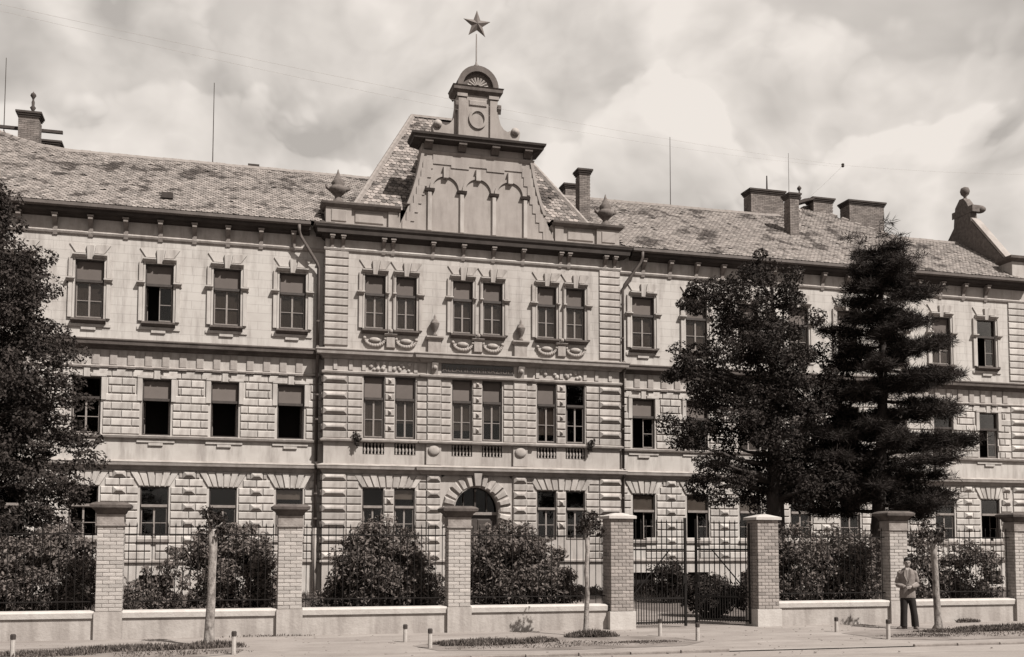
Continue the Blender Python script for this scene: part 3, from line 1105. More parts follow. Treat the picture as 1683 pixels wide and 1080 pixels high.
styles2 = {-1: ['curtain', 'curtain', 'half_open', 'curtain', 'curtain'], 1: ['curtain', 'curtain', 'curtain', 'curtain', 'curtain', 'curtain', 'curtain', 'half_open']}
styles1 = {-1: ['open', 'open', 'open', 'dark', 'dark'], 1: ['half_open', 'dark', 'curtain', 'dark', 'dark', 'curtain', 'curtain', 'half_open']}
upper1 = {-1: ['blind', 'blind', 'blind', 'none', 'none'], 1: ['blind', 'blind', 'blind', 'blind', 'none', 'blind', 'none', 'none']}
stylesg = {-1: ['dark', 'dark', 'dark', 'dark', 'dark'], 1: ['half_open', 'half_open', 'dark', 'dark', 'dark', 'dark', 'dark', 'open']}
upperg = {-1: ['half', 'none', 'none', 'none', 'none'], 1: ['pale', 'pale', 'pale', 'none', 'none', 'none', 'none', 'none']}
for side, xs in ((-1, LEFT), (1, RIGHT)):
    for k, x in enumerate(xs):
        w = window(x, WY, *SZ, WW, 2, styles2[side][k], 'blind' if not (side > 0 and k == 7) else 'none')
        surround_top(x, WY, *SZ, WW, PL, w)
        link('apron', cached(('ap', WW), lambda: apron(None, WW, PL, -.20)), w, (0, -RV, 0))
        w = window(x, WY, *FZ, WW, 1, styles1[side][k], upper1[side][k])

        def sur1():
            b = MB()
            h = FZ[1] - FZ[0]
            for s_ in (-1, 1):
                x0, x1 = sorted((s_ * (WW + .0), s_ * (WW + .20)))
                b.frustum(x0, x1, h * .60, h + .02, .002, -.07, .015)
            b.frustum(-WW - .2, -.14, h + .02, h + .15, .002, -.07, .015)
            b.frustum(.14, WW + .2, h + .02, h + .15, .002, -.07, .015)
            return b.mesh('surround', PL)
        link('surround', cached('sur1', sur1), w, (0, -RV, 0))
        link('keystone', cached('ks1', lambda: MB().frustum(-.125, .125, .0, .36, .002, -RV, .02).mesh('keystone', PL)), w, (0, -RV, FZ[1] - FZ[0] - .01))
        link('apron', cached('ap1', lambda: apron(None, WW - .1, PL, -.16)), w, (0, -RV, 0))
        w = window(x, WY, *GZ, WW, 0, stylesg[side][k], upperg[side][k], pale=True)
        link('sill', cached('sig', lambda: MB().prism_x([(0, -.14), (-.12, -.12), (-.14, -.02), (0, .01)], -WW - .06, WW + .06).mesh('sill', TRIM)), w, (0, -RV, 0))
        cw = MB()
        for q in range(5):
            cw.box(-.42 + q * .2, -.40 + q * .2, .10, .12, 0.1, .77)
        c_ = link('basement_window', cached('bw', lambda: MB().box(-.5, .5, .22, .24, .10, .77).mesh('basement_window', DARK)), B, (x, WY, 0))
        link('grille', cached('bwg', lambda: cw.mesh('grille', IRON)), c_)
lowR = ['curtain', 'curtain', 'curtain', 'curtain', 'curtain', 'curtain']
for k, x in enumerate(RISX):
    pair = 1 if k % 2 == 0 else -1
    w = window(x, 0.0, *RSZ, RR, 2, 'curtain', 'blind')
    surround_top(x, 0.0, *RSZ, RR, PLR, w, pair)
    w = window(x, 0.0, *RFZ, RR, 1, ['curtain', 'curtain', 'curtain', 'curtain', 'curtain', 'dark'][k], 'blind' if k < 5 else 'none', [1.0, .6, .75, .45, .8, 0][k])
    # balustrade in front of the window foot
    for q in range(6):
        def bal():
            return MB().lathe([(.045, 0), (.045, .05), (.022, .08), (.058, .17), (.05, .22), (.02, .34), (.045, .40), (.045, .475)], n=8).mesh('baluster', TRIM, True)
        link('baluster', cached('bal', bal), B, (x - RR + .075 + q * (2 * RR - .15) / 5, .05, 5.612))
    if abs(x) > 1:
        w = window(x, 0.0, *RGZ, RR, 0, 'dark', ['none', 'half', '', '', 'none', 'none'][k], pale=True)
    # carved garland under each upper window
    r = MB()
    for q in range(13):
        a = math.pi * q / 12
        r.ball((-.40 * math.cos(a), -.05, 10.33 - .27 * math.sin(a)), .055 + .03 * math.sin(a), 7, 5)
    r.ball((0, -.03, 10.30), .2, 10, 6, sx=1.25, sy=.5, sz=.55)
    r.ball((-.42, -.06, 10.36), .08, 7, 5)
    r.ball((.42, -.06, 10.36), .08, 7, 5)
    r.build('garland', TRIM, B, (x, 0, 0), True)
MB().box(-RX + .1, RX - .1, .3, .32, 5.55, 6.1).build('balustrade_back', DARK, B)
for xc in (-RC, 0, RC):
    r = MB().frustum(-.2, .2, 9.98, 10.46, .002, -.14, .03)
    r.prism_x([(0, 10.44), (-.16, 10.46), (-.22, 10.54), (0, 10.62)], -.26, .26)
    r.ball((0, -.14, 10.68), .10, 8, 6)
    r.build('centre_pedestal', TRIM, B, (xc, 0, 0))
# urns on pedestals beside the middle pair, and oval shields on the balustrade band
for x in (-1.85, 1.85):
    pd = MB().box(-.27, .27, -.14, .002, 9.9, 10.42)
    pd.prism_x([(0, 10.42), (-.16, 10.42), (-.26, 10.50), (-.26, 10.56), (0, 10.57)], -.36, .36)
    p_ = pd.build('urn_pedestal', TRIM, B, (x, 0, 0))
    MB().lathe([(.10, 10.572), (.10, 10.62), (.04, 10.70), (.07, 10.76), (.15, 10.92), (.19, 11.08), (.20, 11.12), (.13, 11.15), (.11, 11.24), (.05, 11.30), (.06, 11.36), (.02, 11.44), (.0, 11.52)], 0, -.14, 12).build('urn', URNM, p_, smooth=True)
    MB().ball((0, -.06, 5.82), .22, 12, 8, sx=1.15, sy=.4, sz=.95).build('shield', TRIM, B, (x, -.06, 0), True)
    MB().box(-.31, .31, -.10, .002, 5.24, 6.08).build('balustrade_pier', PLR, B, (x, 0, 0))
# ivy-like growth on the ledge
# ---- attic, gable, turret
GY = 0.06
for s_ in (-1, 1):
    a, b = sorted((s_ * 3.3, s_ * 6.36))
    at = MB().box(a, b, GY + .04, .7, 14.78, 15.75).build('attic_wall', GAB, B)
    a, b = sorted((s_ * 5.32, s_ * 6.36))
    MB().box(a, b, GY - .08, GY + .042, 14.86, 15.75).build('attic_pedestal', GAB, B)
    MB().frustum(a + .2, b - .2, 15.1, 15.6, GY - .078, GY - .12, .03).build('attic_panel', GAB, B)
    a, b = sorted((s_ * 3.98, s_ * 5.2))
    MB().frustum(a, b, 15.12, 15.6, GY + .042, GY - .01, .05).build('attic_panel', GAB, B)
    a, b = sorted((s_ * 3.42, s_ * 3.8))
    MB().box(a, b, GY - .06, GY + .042, 14.86, 15.74).build('attic_pilaster', GAB, B)
    path = [(-6.36, .7), (-6.36, GY - .04), (-3.3, GY - .04)] if s_ < 0 else [(3.3, GY - .04), (6.36, GY - .04), (6.36, .7)]
    MB().sweep(path, pr(0, (.02, 15.68), (.08, 15.70), (.18, 15.80), (.20, 15.88), (.10, 15.93), (-.5, 15.97))).build('attic_coping', DTRIM, B)
    u = MB().lathe([(.24, 15.95), (.24, 16.05), (.13, 16.14), (.13, 16.24), (.20, 16.32), (.34, 16.46), (.36, 16.60), (.28, 16.64), (.24, 16.72), (.28, 16.82), (.16, 16.98), (.08, 17.16), (.02, 17.36), (.0, 17.42)], 0, 0, 12)
    for q in (-1, 1):
        u.tube([(q * .30, 0, 16.5), (q * .46, 0, 16.60), (q * .48, 0, 16.74)], [.07, .07, .05], 6)
    u.build('flame_urn', SHADE, B, (s_ * 5.85, .35, 0), True)


def gable_edge(z):
    t = (z - 15.0) / (18.45 - 15.0)
    return 3.42 - 1.10 * t - .16 * math.sin(math.pi * max(0, min(1, t)))


zs = [14.78 + (18.48 - 14.78) * k / 14 for k in range(15)]
poly = [(-gable_edge(z), z) for z in zs[::-1]] + [(gable_edge(z), z) for z in zs]
MB().prism(poly, GY, GY + .5).build('gable_wall', GAB, B)
cp = MB()
for s_ in (-1, 1):
    for i in range(14):
        z0, z1 = zs[i], zs[i + 1]
        if z0 < 15.9:
            continue
        a0, a1 = gable_edge(z0), gable_edge(z1)
        x = [(s_ * (a0 - .03), z0), (s_ * (a0 + .1), z0), (s_ * (a1 + .1), z1), (s_ * (a1 - .03), z1)]
        cp.prism(x if s_ > 0 else x[::-1], GY - .06, GY + .54)
cp.build('gable_coping', GAB, B)
# stepped relief round the gable field and three blind arches
st = MB()
for s_ in (-1, 1):
    for i in range(8):
        z0 = 15.0 + i * .385
        e = gable_edge(z0 + .385) - .02
        wdt = .34 if i < 6 else .42
        x0, x1 = sorted((s_ * (e - wdt), s_ * e))
        st.box(x0, x1, GY - .035, GY + .001, z0, z0 + .383)
for k in range(5):
    x = -1.55 + k * .775
    hgt = .30 if k % 2 == 0 else .46
    st.box(x - .39, x + .385, GY - .037, GY + .001, 18.14 - hgt * .75, 18.30)
st.build('stepped_border', GAB, B)
ACZ, AH = 16.84, .70
for k, xc in enumerate((-1.40, 0.0, 1.40)):
    ar = MB()
    nn = 16
    for i in range(nn):
        a0, a1 = math.pi * i / nn, math.pi * (i + 1) / nn
        r0, r1 = .56, .68
        q = [(r0, a0), (r1, a0), (r1, a1), (r0, a1)]
        ar.prism([(xc + r * math.cos(a), ACZ + r * math.sin(a)) for r, a in q], GY - .075, GY + .001)
    ar.build('blind_arch', GAB, B)
    MB().frustum(xc - .12, xc + .12, ACZ + .46, ACZ + .96, GY + .002, GY - .16, .02).build('keystone', PLR, B)
for k, x in enumerate((-2.08, -.70, .70, 2.08)):
    r = MB().frustum(x - .105, x + .105, 15.02, ACZ - .14, GY + .002, GY - .10, .03)
    pl_ = r.build('gable_pilaster', PLR, B)
    MB().prism_x([(GY, ACZ - .14), (GY - .12, ACZ - .12), (GY - .18, ACZ - .02), (GY, ACZ + .02)], x - .20, x + .20).build('capital', DTRIM, pl_)
# gable cornice on four heavy brackets
GP = [(-2.40, .9), (-2.40, GY), (2.40, GY), (2.40, .9)]
MB().sweep(GP, pr(0, (.02, 18.30), (.05, 18.34), (.09, 18.44), (.02, 18.49))).build('gable_moulding', GAB, B)
MB().box(-2.40, 2.40, GY - .01, .9, 18.46, 19.0).build('gable_frieze', GAB, B)
MB().sweep(GP, pr(0, (.06, 18.76), (.16, 18.80), (.40, 18.85), (.42, 18.96), (.48, 19.0), (.50, 19.09), (.02, 19.16))).build('gable_cornice', DSOFFIT, B)
for x in (-2.16, -.72, .72, 2.16):
    MB().prism_x([(GY, 18.50), (GY - .08, 18.52), (GY - .20, 18.66), (GY - .36, 18.74), (GY - .36, 18.84), (GY, 18.84)], x - .17, x + .17).build('bracket', DTRIM, B)
tu = B
TY = GY + .08
tw = MB().box(-.86, .86, TY, TY + .85, 19.10, 21.30).build('turret', GAB, B)
for s_ in (-1, 1):
    a, b = sorted((s_ * .50, s_ * .88))
    r = MB().frustum(a, b, 19.20, 20.95, TY + .002, TY - .09, .03)
    r.box(a - .03, b + .03, TY - .13, TY + .001, 20.96, 21.10)
    r.build('turret_pilaster', GAB, tw)
    # scroll buttress
    q = [(.86, 19.14), (1.80, 19.14), (1.90, 19.50), (1.93, 19.72), (1.86, 19.88), (1.72, 19.95), (1.58, 19.90), (1.50, 19.78), (1.36, 19.72), (1.20, 19.80), (1.06, 19.98), (.98, 20.26), (.93, 20.60), (.86, 20.85)]
    q = [(s_ * x, z) for x, z in q]
    MB().prism(q if s_ > 0 else q[::-1], TY + .15, TY + .55).build('scroll_buttress', GAB, tw)
    c_ = MB()
    c_.lathe([(.16, 0), (.18, .02), (.18, .07), (.10, .10), (.08, .14)], n=12)
    o = c_.build('volute_eye', GAB, tw, (s_ * 1.70, TY + .15, 19.74), True)
    o.rotation_euler = (math.radians(90), 0, 0)
    MB().prism_x([(TY - .05, 20.35), (TY - .16, 20.55), (TY - .16, 20.72), (TY, 20.80)], *sorted((s_ * .86, s_ * 1.0))).build('side_scroll', SHADE, tw)
rg = MB()
nn = 24
for i in range(nn):
    a0, a1 = 2 * math.pi * i / nn, 2 * math.pi * (i + 1) / nn
    q = [(.29, a0), (.39, a0), (.39, a1), (.29, a1)]
    rg.prism([(r * math.cos(a), 20.08 + 1.12 * r * math.sin(a)) for r, a in q], TY - .07, TY + .001)
rg.build('round_frame', GAB, tw)
MB().frustum(-.40, .40, 20.62, 20.88, TY + .001, TY - .05, .04).build('turret_panel', GAB, tw)
MB().sweep([(-.90, TY + .9), (-.90, TY), (.90, TY), (.90, TY + .9)], pr(0, (.02, 21.10), (.05, 21.15), (.17, 21.26), (.18, 21.38), (.22, 21.44), (-.4, 21.46))).build('turret_cornice', DTRIM, tw)
dm = MB()
nn = 18
for i in range(nn):
    a0, a1 = math.pi * i / nn, math.pi * (i + 1) / nn
    q = [(.66, a0), (.90, a0), (.90, a1), (.66, a1)]
    dm.prism([(r * math.cos(a), 21.45 + 1.04 * r * math.sin(a)) for r, a in q], TY - .10, TY + .85)
dm.build('arched_pediment', DTRIM, tw)
sh = MB()
sh.prism([(.66 * math.cos(math.pi * i / nn), 21.45 + .686 * math.sin(math.pi * i / nn)) for i in range(nn + 1)], TY + .08, TY + .8)
sh.build('pediment_field', DTRIM, tw)
for i in range(9):
    a = math.pi * (i + .5) / 9
    MB().tube([(.12 * math.cos(a), TY + .05, 21.47 + .12 * math.sin(a)), (.46 * math.cos(a), TY + .03, 21.47 + .42 * math.sin(a))], [.03, .06], 6).build('shell_rib', TRIM, tw)
MB().lathe([(.22, 22.32), (.20, 22.36), (.10, 22.38), (.14, 22.46), (.13, 22.54), (.05, 22.62), (.03, 22.75), (.025, 23.95)], 0, TY + .3, 10).build('finial_pole', STARM, tw, smooth=True)
sp, ff = [], []
for k in range(10):
    a = math.pi / 2 + k * math.pi / 5
    r = .64 if k % 2 == 0 else .255
    sp.append((r * math.cos(a), 0, r * math.sin(a)))
sp += [(0, -.13, 0), (0, .13, 0)]
for k in range(10):
    ff += [(k, 10, (k + 1) % 10), (k, (k + 1) % 10, 11)]
so = MB().add(sp, [f[::-1] for f in ff]).build('star', STARM, B, (0.02, TY + .3, 24.38))
tag(so, 'five-pointed metal star with raised facets on the turret pole')

# ---- roofs
SL = (19.05 - 14.97) / 6.14            # slope of the wing roofs
EY, EZ = -.14, 14.97
topR = [(6.0, 6.0), (17.0, 6.0), (18.2, 6.35), (19.2, 7.0), (20.5, 8.2), (21.5, 7.0), (22.2, 5.9), (22.75, 5.0), (23.6, 4.25), (27.6, 4.2)]


def top_y(ax):
    if ax < 6.0:
        return 6.0
    for (x0, y0), (x1, y1) in zip(topR, topR[1:]):
        if x0 <= ax <= x1:
            return y0 + (y1 - y0) * (ax - x0) / (x1 - x0)
    return 4.2


def tile_geo(b, p0, ex, eu, w, l, thick, nrm, rr, tail=True):
    """one plain tile: p0 lower left corner on the slope, ex along, eu up the slope"""
    k = rr.uniform(-.006, .006)
    lo_ = nrm * (thick + .02 + k)
    hi = nrm * .004
    c = p0 + lo_
    if tail:
        pts = [c + ex * .0 + eu * (l * .22), c + ex * (w * .25), c + ex * (w * .75), c + ex * w + eu * (l * .22)]
    else:
        pts = [c, c + ex * (w * .3), c + ex * (w * .7), c + ex * w]
    top = [p0 + eu * l + hi + ex * w, p0 + eu * l + hi]
    dn = [p - nrm * (thick + .012) for p in pts]
    b.add(pts + top + dn, [(0, 1, 2, 3, 4, 5), (6, 7, 1, 0), (7, 8, 2, 1), (8, 9, 3, 2)])


def tiles(name, m, org, ex, eu, nrm, W, L, inside, w=.19, e=.17, seed=3, tail=True):
    rr = random.Random(seed)
    b = MB()
    ny = int(L / e)
    nx = int(W / w)
    for j in range(ny + 1):
        off = (j % 2) * w / 2
        for i in range(-1, nx + 1):
            u, v = i * w + off, j * e
            if not inside(u + w / 2, v + e * .5):
                continue
            if rr.random() < .006:
                continue
            p = org + ex * (u + rr.uniform(-.008, .008)) + eu * (v + rr.uniform(-.012, .012))
            tile_geo(b, p, ex, eu, w - .008, e * 1.5, .016, nrm, rr, tail)
    return tag(b.build(name, m, ROOF), kind='stuff')


ROOF = None
for side in (-1, 1):
    xmax = 24.0 if side < 0 else 27.55
    # sheet under the tiles, front and back slopes
    b = MB()
    xs = [6.0 + .0] + [p[0] for p in topR[1:-1] if p[0] < xmax] + [xmax]
    if side < 0:
        xs[-1] = 27.55
        xs = [x for x in xs]
    for x0, x1 in zip(xs, xs[1:]):
        y0, y1 = top_y(x0), top_y(x1)
        z0, z1 = EZ + (y0 - EY) * SL, EZ + (y1 - EY) * SL
        q = [(side * x0, EY, EZ), (side * x1, EY, EZ), (side * x1, y1, z1), (side * x0, y0, z0)]
        b.add(q, [(0, 1, 2, 3) if side > 0 else (3, 2, 1, 0)])
        q = [(side * x0, y0, z0), (side * x1, y1, z1), (side * x1, 12.6, 14.93), (side * x0, 12.6, 14.93)]
        b.add(q, [(0, 1, 2, 3) if side > 0 else (3, 2, 1, 0)])
    q = [(side * 3.2, .75, EZ + (.75 - EY) * SL), (side * 6.0, .75, EZ + (.75 - EY) * SL), (side * 6.0, 6.0, 19.05), (side * 3.2, 6.0, 19.05)]
    b.add(q, [(0, 1, 2, 3) if side > 0 else (3, 2, 1, 0)])
    q = [(side * 3.2, 6.0, 19.05), (side * 6.0, 6.0, 19.05), (side * 6.0, 12.6, 14.93), (side * 3.2, 12.6, 14.93)]
    b.add(q, [(0, 1, 2, 3) if side > 0 else (3, 2, 1, 0)])
    ROOF = b.build('roof', DSOFFIT, B)
    eu = Vector((0, 1, SL)).normalized()
    nrm = Vector((0, -SL, 1)).normalized()
    ln = lambda ax: (top_y(ax) - EY) * math.sqrt(1 + SL * SL)
    x0 = 3.4 if side > 0 else -22.0
    Wd = (27.5 - 3.4) if side > 0 else (22.0 - 3.4)
    tiles('roof_tiles', TILE, Vector((x0, EY - .03, EZ + .005)), Vector((1, 0, 0)), eu, nrm, Wd, 10.5,
          lambda u, v: v < ln(abs(x0 + u)) and abs(x0 + u) < 27.4 and (abs(x0 + u) > 6.5 or EY + v * eu.y > .85), w=.20, e=.165, seed=3 + side)
    # ridge tiles
    rt = MB().add([(0, -.13, -.05), (0, -.09, .07), (0, 0, .11), (0, .09, .07), (0, .13, -.05), (.40, -.13, -.05), (.40, -.09, .07), (.40, 0, .11), (.40, .09, .07), (.40, .13, -.05)],
                  [(0, 5, 6, 1), (1, 6, 7, 2), (2, 7, 8, 3), (3, 8, 9, 4), (0, 1, 2, 3, 4), (9, 8, 7, 6, 5)]).mesh('ridge_tile', RIDGE)
    pts = [(x, top_y(x)) for x in [3.5 + .38 * k for k in range(65)] if x < (20.3 if side < 0 else 27.2)]
    for (xa, ya), (xb, yb) in zip(pts, pts[1:]):
        za, zb = EZ + (ya - EY) * SL, EZ + (yb - EY) * SL
        o = link('ridge_tile', rt, ROOF, (side * xa, ya, za + .03 + rnd.uniform(-.012, .012)))
        d = Vector((side * (xb - xa), yb - ya, zb - za))
        o.rotation_euler = d.to_track_quat('X', 'Z').to_euler()
    # roof hatch / snow-guard stub
    if side < 0:
        MB().box(-.22, .22, -.2, .2, 0, .22).build('roof_vent', DSOFFIT, ROOF, (-12.55, 1.0, EZ + (1.0 - EY) * SL + .02))
        MB().box(-.25, .25, -.15, .15, 0, .22).build('ridge_vent', DSOFFIT, ROOF, (-9.1, 6.1, 19.05))
# steep pavilion roof
ROOF = None
e0, e1 = Vector((-5.15, .55, 15.95)), Vector((5.15, .55, 15.95))
t0, t1 = Vector((-2.02, 4.7, 21.75)), Vector((2.02, 4.7, 21.75))
b = MB()
bk0, bk1 = Vector((-5.15, 9.0, 15.95)), Vector((5.15, 9.0, 15.95))
b.add([e0, e1, t1, t0, bk0, bk1], [(0, 1, 2, 3), (4, 0, 3), (1, 5, 2), (5, 4, 3, 2)])
PROOF = b.build('pavilion_roof', DSOFFIT, B)
ROOF = PROOF
eu = (Vector((0, 4.15, 5.8))).normalized()
nrm = Vector((0, -5.8, 4.15)).normalized()
LL = math.hypot(4.15, 5.8)


def ins(u, v):
    x = abs(-5.3 + u)
    return v < LL and x < 5.15 - 3.13 * v / LL and x > max(0, gable_edge(15.95 + 5.8 * v / LL) - .5 if 15.95 + 5.8 * v / LL < 19 else 1.0)


tiles('roof_tiles', TILE2, Vector((-5.3, .53, 15.95)), Vector((1, 0, 0)), eu, nrm, 10.6, LL, ins, w=.22, e=.20, seed=11)
for s_ in (-1, 1):
    p0, p1 = Vector((s_ * 5.15, .55, 15.95)), Vector((s_ * 2.02, 4.7, 21.75))
    n = 20
    d = (p1 - p0) / n
    for k in range(n):
        o = link('hip_tile', rt, PROOF, p0 + d * k + Vector((0, 0, .04)))
        o.rotation_euler = d.to_track_quat('X', 'Z').to_euler()
    # left and right slopes seen from the side
    sx = Vector((0, 1, 0))
p0, p1 = t0, t1
for k in range(10):
    o = link('ridge_tile', rt, PROOF, p0 + (p1 - p0) * (k / 10) + Vector((0, 0, .03)))

# ---- chimneys
cbr = {}


def chimney(x0, x1, y0, y1, z0, z1, finial=False, m=CHIM):
    core = MB().box(x0 + .02, x1 - .02, y0 + .02, y1 - .02, z0, z1 - .05).build('chimney', MORT, B)
    bb = MB()
    rr = random.Random(int(x0 * 100))
    h = .085
    n = int((z1 - .25 - z0) / h)
    for r in range(n):
        z = z0 + r * h
        off = .13 * (r % 2)
        x = x0 - off
        while x < x1 - .02:
            a, c = max(x0, x), min(x1, x + .26)
            if c - a > .04:
                bb.box(a + .006, c - .006, y0 - rr.uniform(0, .008), y0 + .06, z + .006, z + h - .006)
            x += .26
        y = y0 + .062 - off
        while y < y1 - .02:
            a, c = max(y0 + .062, y), min(y1, y + .26)
            if c - a > .04:
                for xx, sg in ((x0, -1), (x1, 1)):
                    xa, xb = sorted((xx + sg * rr.uniform(0, .008), xx - sg * .06))
                    bb.box(xa, xb, a + .006, c - .006, z + .006, z + h - .006)
            y += .26
    tag(bb.build('bricks', m, core), kind='stuff')
    zt = z1 - .25
    c_ = MB()
    c_.box(x0 - .03, x1 + .03, y0 - .03, y1 + .03, zt, zt + .08)
    c_.box(x0 - .07, x1 + .07, y0 - .07, y1 + .07, zt + .082, zt + .16)
    c_.box(x0 - .11, x1 + .11, y0 - .11, y1 + .11, zt + .162, zt + .25)
    c_.build('chimney_cap', CHIMD, core)
    return core


def rz(y):
    return EZ + (y - EY) * SL


chimney(5.56, 6.10, 3.0, 3.55, 16.6, 19.46)
chimney(5.86, 6.42, 6.0, 6.6, 17.8, 19.78)
chimney(16.05, 17.95, 6.1, 6.9, 18.0, 20.5)
chimney(16.62, 17.12, 3.2, 3.8, 16.6, 19.38)
chimney(20.5, 21.7, 7.4, 8.1, 18.6, 20.85)
chimney(22.45, 24.62, 7.0, 7.9, 17.6, 20.75)
# covered gap between two of the stacks
MB().prism([(19.3, 20.42), (19.9, 20.68), (20.5, 20.80), (20.5, 20.70), (19.95, 20.52), (19.3, 20.30)][::-1], 7.3, 8.0).build('smoke_hood', CHIMD, B)
for x0, x1, z in ((17.95, 20.5, 19.35), (21.7, 22.45, 19.5), ):
    MB().box(x0, x1, 7.3, 7.42, z, z + .09).build('roof_walk_board', CHIMD, B)
chimney(-19.2, -18.34, 7.0, 7.7, 18.6, 21.06, m=CHIM)
chimney(-18.45, -17.62, 8.0, 8.6, 18.0, 20.2)
MB().box(-20.6, -17.5, 7.95, 8.10, 20.55, 20.68).build('roof_walk_board', CHIMD, B)


def finial(x, y, z, h):
    MB().lathe([(.05, z), (.06, z + h * .15), (.13, z + h * .28), (.06, z + h * .36), (.07, z + h * .52), (.035, z + h * .62), (.05, z + h * .68), (.13, z + h * .80), (.10, z + h * .88), (.03, z + h * .94), (.0, z + h)], x, y, 8).build('chimney_cowl', CHIMD, B, smooth=True)


finial(-18.66, 7.3, 21.06, 1.05)
finial(20.0, 8.0, 20.66, 1.0)
for x, y, z0, z1, r in ((-10.9, 6.0, 19.05, 22.87, .022), (11.47, 6.0, 19.05, 22.7, .022), (16.75, 3.5, 19.3, 21.5, .014), (17.2, 6.5, 20.5, 21.4, .05), (-19.95, 8.0, 20.3, 23.8, .02)):
    MB().lathe([(r * 2.4, z0), (r * 2.4, z0 + .12), (r, z0 + .16), (r * .7, z1)], x, y, 6).build('lightning_rod', CHIMD, B)

# ---- right-hand end: gable parapet on the flank and corner pedestal
ge = [(1.0, 15.0), (1.0, 16.15), (3.45, 18.9), (3.5, 19.5), (3.75, 20.0), (4.0, 20.3), (4.3, 20.32), (4.65, 19.95), (4.75, 19.4), (4.8, 18.9), (7.4, 16.15), (7.4, 15.0)]
MB().prism_x(ge[::-1], 27.35, 27.75).build('flank_gable', SHADE, B)  # shade on the inner face is put into this darker colour
MB().prism_x([(.95, 16.15), (3.40, 18.92), (3.36, 19.06), (.88, 16.26)][::-1], 27.34, 27.80).build('gable_coping', GAB, B)
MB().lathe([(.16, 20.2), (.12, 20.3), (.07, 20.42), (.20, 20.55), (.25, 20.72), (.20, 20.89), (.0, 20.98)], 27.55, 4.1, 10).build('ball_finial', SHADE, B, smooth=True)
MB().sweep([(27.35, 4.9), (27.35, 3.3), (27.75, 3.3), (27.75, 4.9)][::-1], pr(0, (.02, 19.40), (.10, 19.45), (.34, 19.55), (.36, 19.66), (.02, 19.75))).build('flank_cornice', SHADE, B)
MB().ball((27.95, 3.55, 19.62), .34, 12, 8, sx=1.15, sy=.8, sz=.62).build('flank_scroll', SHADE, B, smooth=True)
MB().box(26.9, 27.92, .05, .95, 14.8, 15.95).build('corner_pedestal', PLR, B)
MB().sweep([(26.9, .97), (26.9, .05), (27.92, .05), (27.92, .97)], pr(0, (.01, 15.86), (.08, 15.90), (.20, 16.0), (.22, 16.12), (-.4, 16.2))).build('pedestal_cap', DTRIM, B)
for r in range(12):
    h = (13.9 - 9.98) / 12
    block(26.85, XE, 9.98 + r * h, 9.98 + (r + 1) * h, WY, 'band', 'quoin', PLB, j=.02)
for r in range(8):
    block(26.85, XE, 6.22 + r * .315, 6.22 + (r + 1) * .315, WY, 'loz' if r % 2 else 'flat', 'quoin', PLB, j=.018)
for r in range(11):
    block(26.85, XE, GR0 + r * GRH, GR0 + (r + 1) * GRH, WY, 'loz' if r % 2 == 0 else 'flat', 'quoin', PLB, j=.018)

# ---- rain pipes
for s_ in (-1, 1):
    x = s_ * 6.60
    b = MB().tube([(s_ * 7.42, -.12, 14.82), (s_ * 7.42, -.10, 14.58), (s_ * 7.34, -.06, 14.35), (s_ * 6.66, .16, 13.35), (x, .22, 13.15), (x, .24, 9.95)], .065, 8)
    o = b.build('rain_pipe', ZINC, B, smooth=True)
    MB().tube([(x, .24, 9.97), (x, -.02, 9.86), (x, -.02, 9.6), (x, .22, 9.42), (x, .26, 5.3), (x, .10, 5.2), (x, .10, 4.95), (x, .26, 4.8), (x, .28, 2.6)], .065, 8).build('rain_pipe', ZINC, B, smooth=True)
    MB().tube([(x, .28, 2.62), (x, .28, 0.02)], .085, 8).build('iron_pipe_foot', TRIM, B, smooth=True)
    for z in (12.5, 11, 8, 7, 4, 3):
        MB().lathe([(.085, z - .03), (.085, z + .03)], x, .25, 8).build('pipe_clip', ZINC, B)

# ------------------------------------------------------------------ fence
PX = [-12.49, -8.79, -5.02, -1.11, 2.72, 6.47, 10.27]
PLAB = {0: 'pale brick fence pillar with flared capital under the big tree at the left',
        1: 'pale brick fence pillar with dark flared capital in front of the rain pipe',
        2: 'pale brick fence pillar with dark capital in front of the arched doorway',
        3: 'plain square brick gate pillar beside the thin young street tree',
        4: 'plain square brick gate pillar at the opened gate leaf',
        5: 'brick fence pillar with flared capital just behind the standing man',
        6: 'brick fence pillar with flared capital at the right edge of the picture'}
brick_meshes = {}


def brick_obj(parent, w, h, d, loc, m):
    key = (round(w, 3), round(h, 3), round(d, 3), m.name)
    if key not in brick_meshes:
        c = .006
        b = MB()
        b.frustum(-w / 2, w / 2, -h / 2, h / 2, d, 0, c, ym=c)
        brick_meshes[key] = b.mesh('brick', m)
    o = link('brick', brick_meshes[key], parent, loc)
    return o


